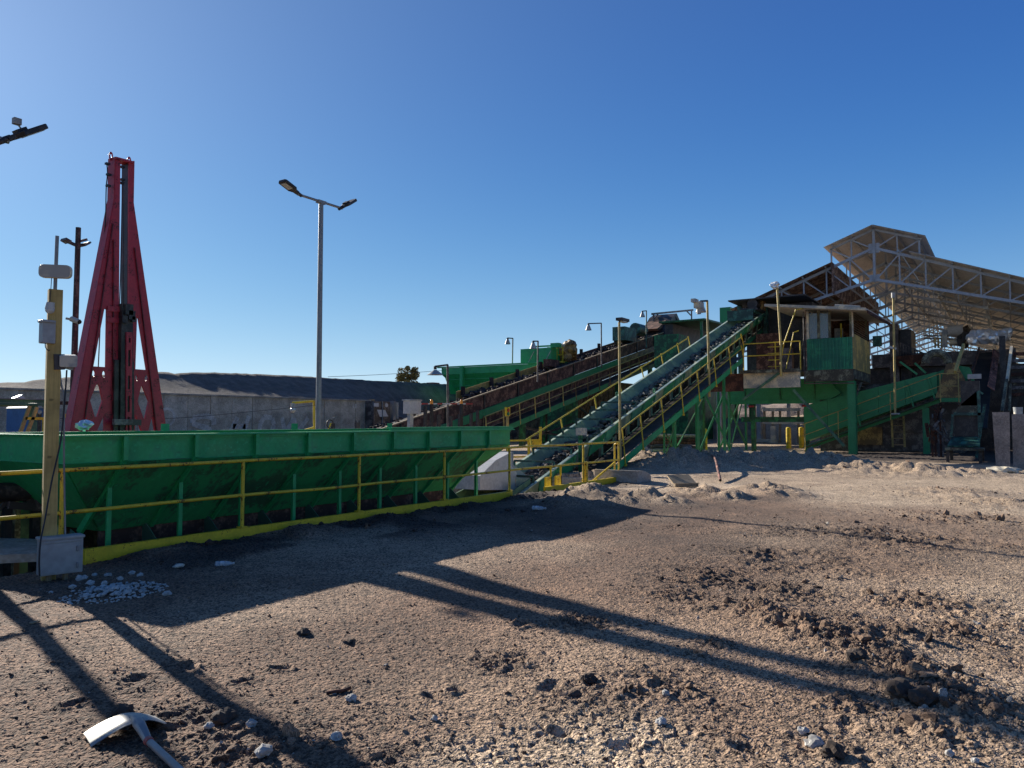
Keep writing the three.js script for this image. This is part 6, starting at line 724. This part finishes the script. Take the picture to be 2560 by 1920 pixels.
// ------------------------------------------------------------------ loose things on the ground
const onGround = (px, py, dy = 0) => { let p = PY(px, py, 0); for (let i = 0; i < 4; i++) p = PY(px, py, soilH(p[0], p[2])); return [p[0], soilH(p[0], p[2]) + dy, p[2]]; };
{ const t = thing('concrete_block', 'pale grey concrete kerb block lying by the guard rail corner', 'block'); part(t, 'block', M.conc, b => { const a = onGround(1592, 1207), c = onGround(1655, 1204); b.prism([[a[0], a[1] - 0.1], [c[0], c[1] - 0.1], [c[0] - 0.1, c[1] + 0.2], [c[0] - 0.5, c[1] + 0.32], [a[0], a[1] + 0.34]], 'z', a[2] - 1.3, a[2]); }); }
{ const t = thing('pallet_tray', 'tilted flat wooden tray resting on the sandy heap', 'tray'), c = onGround(1690, 1218, 0.05); part(t, 'board', M.plank, b => b.slab([c[0] - 0.35, c[1] + 0.0, c[2] + 0.1], [c[0] + 0.1, c[1] + 0.0, c[2] + 0.55], [c[0] + 0.55, c[1] + 0.22, c[2] + 0.15], [c[0] + 0.1, c[1] + 0.22, c[2] - 0.3], 0.04)); part(t, 'edge', M.plank, b => b.bar([c[0] - 0.36, c[1] + 0.03, c[2] + 0.11], [c[0] + 0.1, c[1] + 0.03, c[2] + 0.57], 0.04, 0.1)); }
single('hose_length', 'length of pinkish hose lying on the dirt below the trestle', 'hose', M.rustPink, b => b.path([[1742, 1140], [1748, 1136], [1762, 1148], [1785, 1155], [1800, 1153]].map(p => onGround(...p, 0.08)), 0.04, 6, 30));
single('canvas_mound', 'pale canvas covered mound beside the concrete pillar', 'mound', M.cream, b => { const c = onGround(2512, 1182); b.lump([c[0], c[1] + 0.02, c[2]], 0.42, 840, 3, [1.1, 0.5, 1.1]); });
[[2035, 1866, 0.045, 'largest chalk white stone lying beside a brown clod'], [2008, 1832, 0.026, 'small white stone above the largest white stone'], [840, 1849, 0.03, 'white stone in the shadow near the dug earth'], [1087, 1799, 0.02, 'small white stone between dark hollows'], [1665, 1738, 0.028, 'white stone against the dark mud print'], [1652, 1812, 0.03, 'rounded white stone on open pale dirt'], [2372, 1890, 0.022, 'flat white stone near a dark rut'], [2438, 1905, 0.018, 'thin white stone lying past the dark rut'], [628, 1815, 0.028, 'white stone on the loosened heap by the shovel'], [660, 1884, 0.04, 'dusty white stone at the foot of the loosened heap'], [2095, 1885, 0.022, 'white chip lying next to the brown clod'], [880, 1750, 0.03, 'chalky stone fragment in trodden dirt'], [520, 1822, 0.022, 'pale stone right of the shovel blade']].forEach(([px, py, r, label], i) => single('white_stone', label, 'stone', M.stone, b => { const c = onGround(px, py); b.lump([c[0], c[1] + r * 0.4, c[2]], r, 860 + i, 2, [1.2, 0.8, 1]); }, 'white stones scattered on the dirt'));
[[2082, 1880, 0.06], [760, 1585, 0.045], [1470, 1700, 0.05], [560, 1800, 0.06], [306, 1785, 0.05], [2250, 1735, 0.075], [2310, 1760, 0.08], [2140, 1650, 0.07]].forEach(([px, py, r], i) => single('earth_clod', ['brown earth clod beside the largest white stone', 'dark brown clod at the shadow edge below the hopper', 'dark clod in the trampled mud print', 'dark earth clod on the loosened heap', 'dark clod behind the shovel blade', 'big clod on the churned ridge', 'biggest clod at the low end of the churned ridge', 'lumpy clod midway along the churned ridge'][i], 'clod', M.clod, b => { const c = onGround(px, py); b.lump([c[0], c[1] + r * 0.25, c[2]], r, 880 + i, 3, [1.2, 0.75, 1]); }, 'single earth clods'));
{ // heap of broken white stone by the junction box
  const c = onGround(285, 1480), ex = onGround(410, 1480), R = Math.hypot(ex[0] - c[0], ex[2] - c[2]);
  const rest = new MB(); for (let i = 0; i < 420; i++) { const a = rr(0, 6.283), q = Math.pow(rnd(), 0.7) * R * 1.05, x = c[0] + q * Math.cos(a) * 1.05, z = c[2] + q * Math.sin(a) * 0.8, s = rr(0.006, 0.02) * (1.15 - 0.4 * q / R); rest.lump([x, soilH(x, z) + s * 0.5 + 0.03 * Math.max(0, 1 - q / R), z], s, i % 37, 0, [1.3, 0.8, 1]); }
  const o = rest.out('white_gravel', M.stone, scene, { kind: 'stuff', label: 'small white stone chips heaped at the foot of the junction box', category: 'gravel' }); groups.push(o);
  [[205, 1450, .05], [225, 1462, .035], [180, 1470, .03], [270, 1440, .03], [300, 1450, .028], [330, 1435, .03], [350, 1440, .026], [250, 1480, .03], [290, 1488, .036], [215, 1494, .034], [250, 1492, .03], [330, 1478, .028], [418, 1488, .035], [128, 1482, .018], [262, 1463, .03], [310, 1470, .03], [235, 1440, .026], [340, 1465, .025]].forEach(([px, py, r], i) => single('white_rubble', 'angular white stone lump on the gravel heap at the junction box', 'stone', M.stone, b => { const q = onGround(px, py); b.lump([q[0], q[1] + r * 0.45, q[2]], r, 900 + i, 1, [1.25, 0.8, 1]); }, 'white stone lumps on the gravel heap'));
}
function bottle(px, py, yaw, label, k) { const c = onGround(px, py, 0.03 * k), t = thing('plastic_bottle', label, 'bottle', 'plastic bottles on the ground'), m = new THREE.Matrix4().makeRotationY(yaw).setPosition(...c), prof = [[0.001, 0], [0.028, 0.002], [0.031, 0.02], [0.029, 0.05], [0.031, 0.09], [0.03, 0.13], [0.022, 0.165], [0.012, 0.185], [0.0115, 0.2]].map(p => new THREE.Vector2(p[0] * k, p[1] * k));
  part(t, 'body', M.clear, b => b.add(new THREE.LatheGeometry(prof, 18).rotateZ(Math.PI / 2).applyMatrix4(m))); part(t, 'cap', M.white, b => b.add(new THREE.CylinderGeometry(0.014 * k, 0.014 * k, 0.016 * k, 12).rotateZ(Math.PI / 2).translate(-0.208 * k, 0, 0).applyMatrix4(m))); part(t, 'label_band', M.board, b => b.add(new THREE.CylinderGeometry(0.0308 * k, 0.0308 * k, 0.04 * k, 18, 1, true).rotateZ(Math.PI / 2).translate(-0.08 * k, 0, 0).applyMatrix4(m))); }
bottle(538, 1416, YAW + 1.75, 'clear plastic bottle lying in the hopper shadow by the white gravel', 1.0); bottle(1330, 1277, YAW + 1.2, 'clear plastic bottle lying near the far end of the toe board', 1.3);
single('crushed_cup', 'crushed white cup lying between the gravel heap and the bottle', 'cup', M.whiteOld, b => { const c = onGround(445, 1421); b.lump([c[0], c[1] + 0.025, c[2]], 0.05, 930, 1, [1.4, 0.6, 0.8]); });
single('wood_scrap', 'flat pale scrap of wood lying in the lamp pole shadow', 'wood', M.plank, b => { const c = onGround(75, 1562), d = onGround(98, 1556); b.bar([c[0], c[1] + 0.01, c[2]], [d[0], d[1] + 0.015, d[2]], 0.03, 0.012); });
single('twig', 'short dark twig lying on the trodden dirt', 'twig', M.rust, b => b.path([[816, 1737], [835, 1734], [858, 1731], [876, 1724]].map(p => onGround(...p, 0.012)), 0.012, 6, 12));
// ------------------------------------------------------------------ shovel lying face down
{
  const t = thing('scoop_shovel', 'aluminium scoop shovel lying face down with red band on its grey handle', 'shovel');
  const lt = onGround(228, 1872), rt = onGround(430, 1822), hd = onGround(440, 1928), o = [(lt[0] + rt[0]) / 2, Math.min(lt[1], rt[1]), (lt[2] + rt[2]) / 2];   // wing tips and handle on the ground
  const sx = new THREE.Vector3(rt[0] - lt[0], 0, rt[2] - lt[2]).normalize(), dir = new THREE.Vector3().crossVectors(UPY, sx).normalize(), m = new THREE.Matrix4().makeBasis(sx, UPY, dir.clone().negate()).setPosition(o[0], o[1], o[2]);
  const nu = 28, nv = 22, pos = [], idx = [], hw = Math.hypot(rt[0] - lt[0], rt[2] - lt[2]) / 2, len = 0.3; // local: x across, y up, -z towards the tip
  const F = (u, v) => { const w = hw * (0.97 - 0.08 * v), arch = 0.115 * Math.pow(Math.max(0, 1 - Math.pow(Math.abs(u), 1.55)), 0.95) * (1 - 0.55 * v * v), groove = -0.028 * Math.exp(-((u / 0.16) ** 2)) * (1 - v) ** 2, step = 0.03 * Math.exp(-((v / 0.07) ** 2)) * -1 * (Math.abs(u) > 0.2 ? 1 : 0.4); return [u * w, 0.012 + arch + groove + step * 0.4 - 0.0 * v, -v * len * (1 - 0.35 * u * u) - 0.10 * u * u + 0.07]; };
  for (let j = 0; j <= nv; j++) for (let i = 0; i <= nu; i++) pos.push(...F(-1 + 2 * i / nu, j / nv)); for (let j = 0; j < nv; j++) for (let i = 0; i < nu; i++) { const a = j * (nu + 1) + i; idx.push(a, a + 1, a + nu + 1, a + 1, a + nu + 2, a + nu + 1); }
  const g = new THREE.BufferGeometry(); g.setAttribute('position', new THREE.Float32BufferAttribute(pos, 3)); g.setIndex(idx); g.computeVertexNormals();
  part(t, 'blade', M.alu, b => b.add(g.clone().applyMatrix4(m)).add(g.clone().translate(0, -0.004, 0).applyMatrix4(m)));
  const L = (x, y, z) => new THREE.Vector3(x, y, z).applyMatrix4(m), hdir = new THREE.Vector3(hd[0] - o[0], 0, hd[2] - o[2]).normalize();
  const s0 = L(0, 0.098, -0.08), s1 = L(0, 0.108, 0.04), s2 = L(0, 0.085, 0.08).addScaledVector(hdir, 0.05), s3 = L(0, 0.05, 0.08).addScaledVector(hdir, 0.14);
  part(t, 'socket', M.alu, b => { const c = new THREE.CatmullRomCurve3([s0, s1, s2, s3]), n = 20; for (let i = 0; i < n; i++) { const a = c.getPoint(i / n), e = c.getPoint((i + 1) / n + 0.01), r = i < 9 ? lerp(0.008, 0.031, i / 9) : lerp(0.031, 0.021, (i - 9) / 11), r2 = i + 1 < 9 ? lerp(0.008, 0.031, (i + 1) / 9) : lerp(0.031, 0.021, (i - 8) / 11); b.tube(a, e, r, 14, r2); } });
  const k = (x) => s3.clone().addScaledVector(hdir, x).setY(s3.y - x * 0.05);
  part(t, 'band', M.redBand, b => b.tube(k(0.0), k(0.03), 0.0235, 16)); part(t, 'handle', M.galv, b => b.tube(k(0.03), k(1.1), 0.019, 14)); part(t, 'grip', M.black, b => b.tube(k(1.1), k(1.22), 0.022, 12));
}

// ------------------------------------------------------------------ finish
settle();
scene.traverse(o => { if (o.isMesh) o.castShadow = o.receiveShadow = true; });
renderer.render(scene, camera);
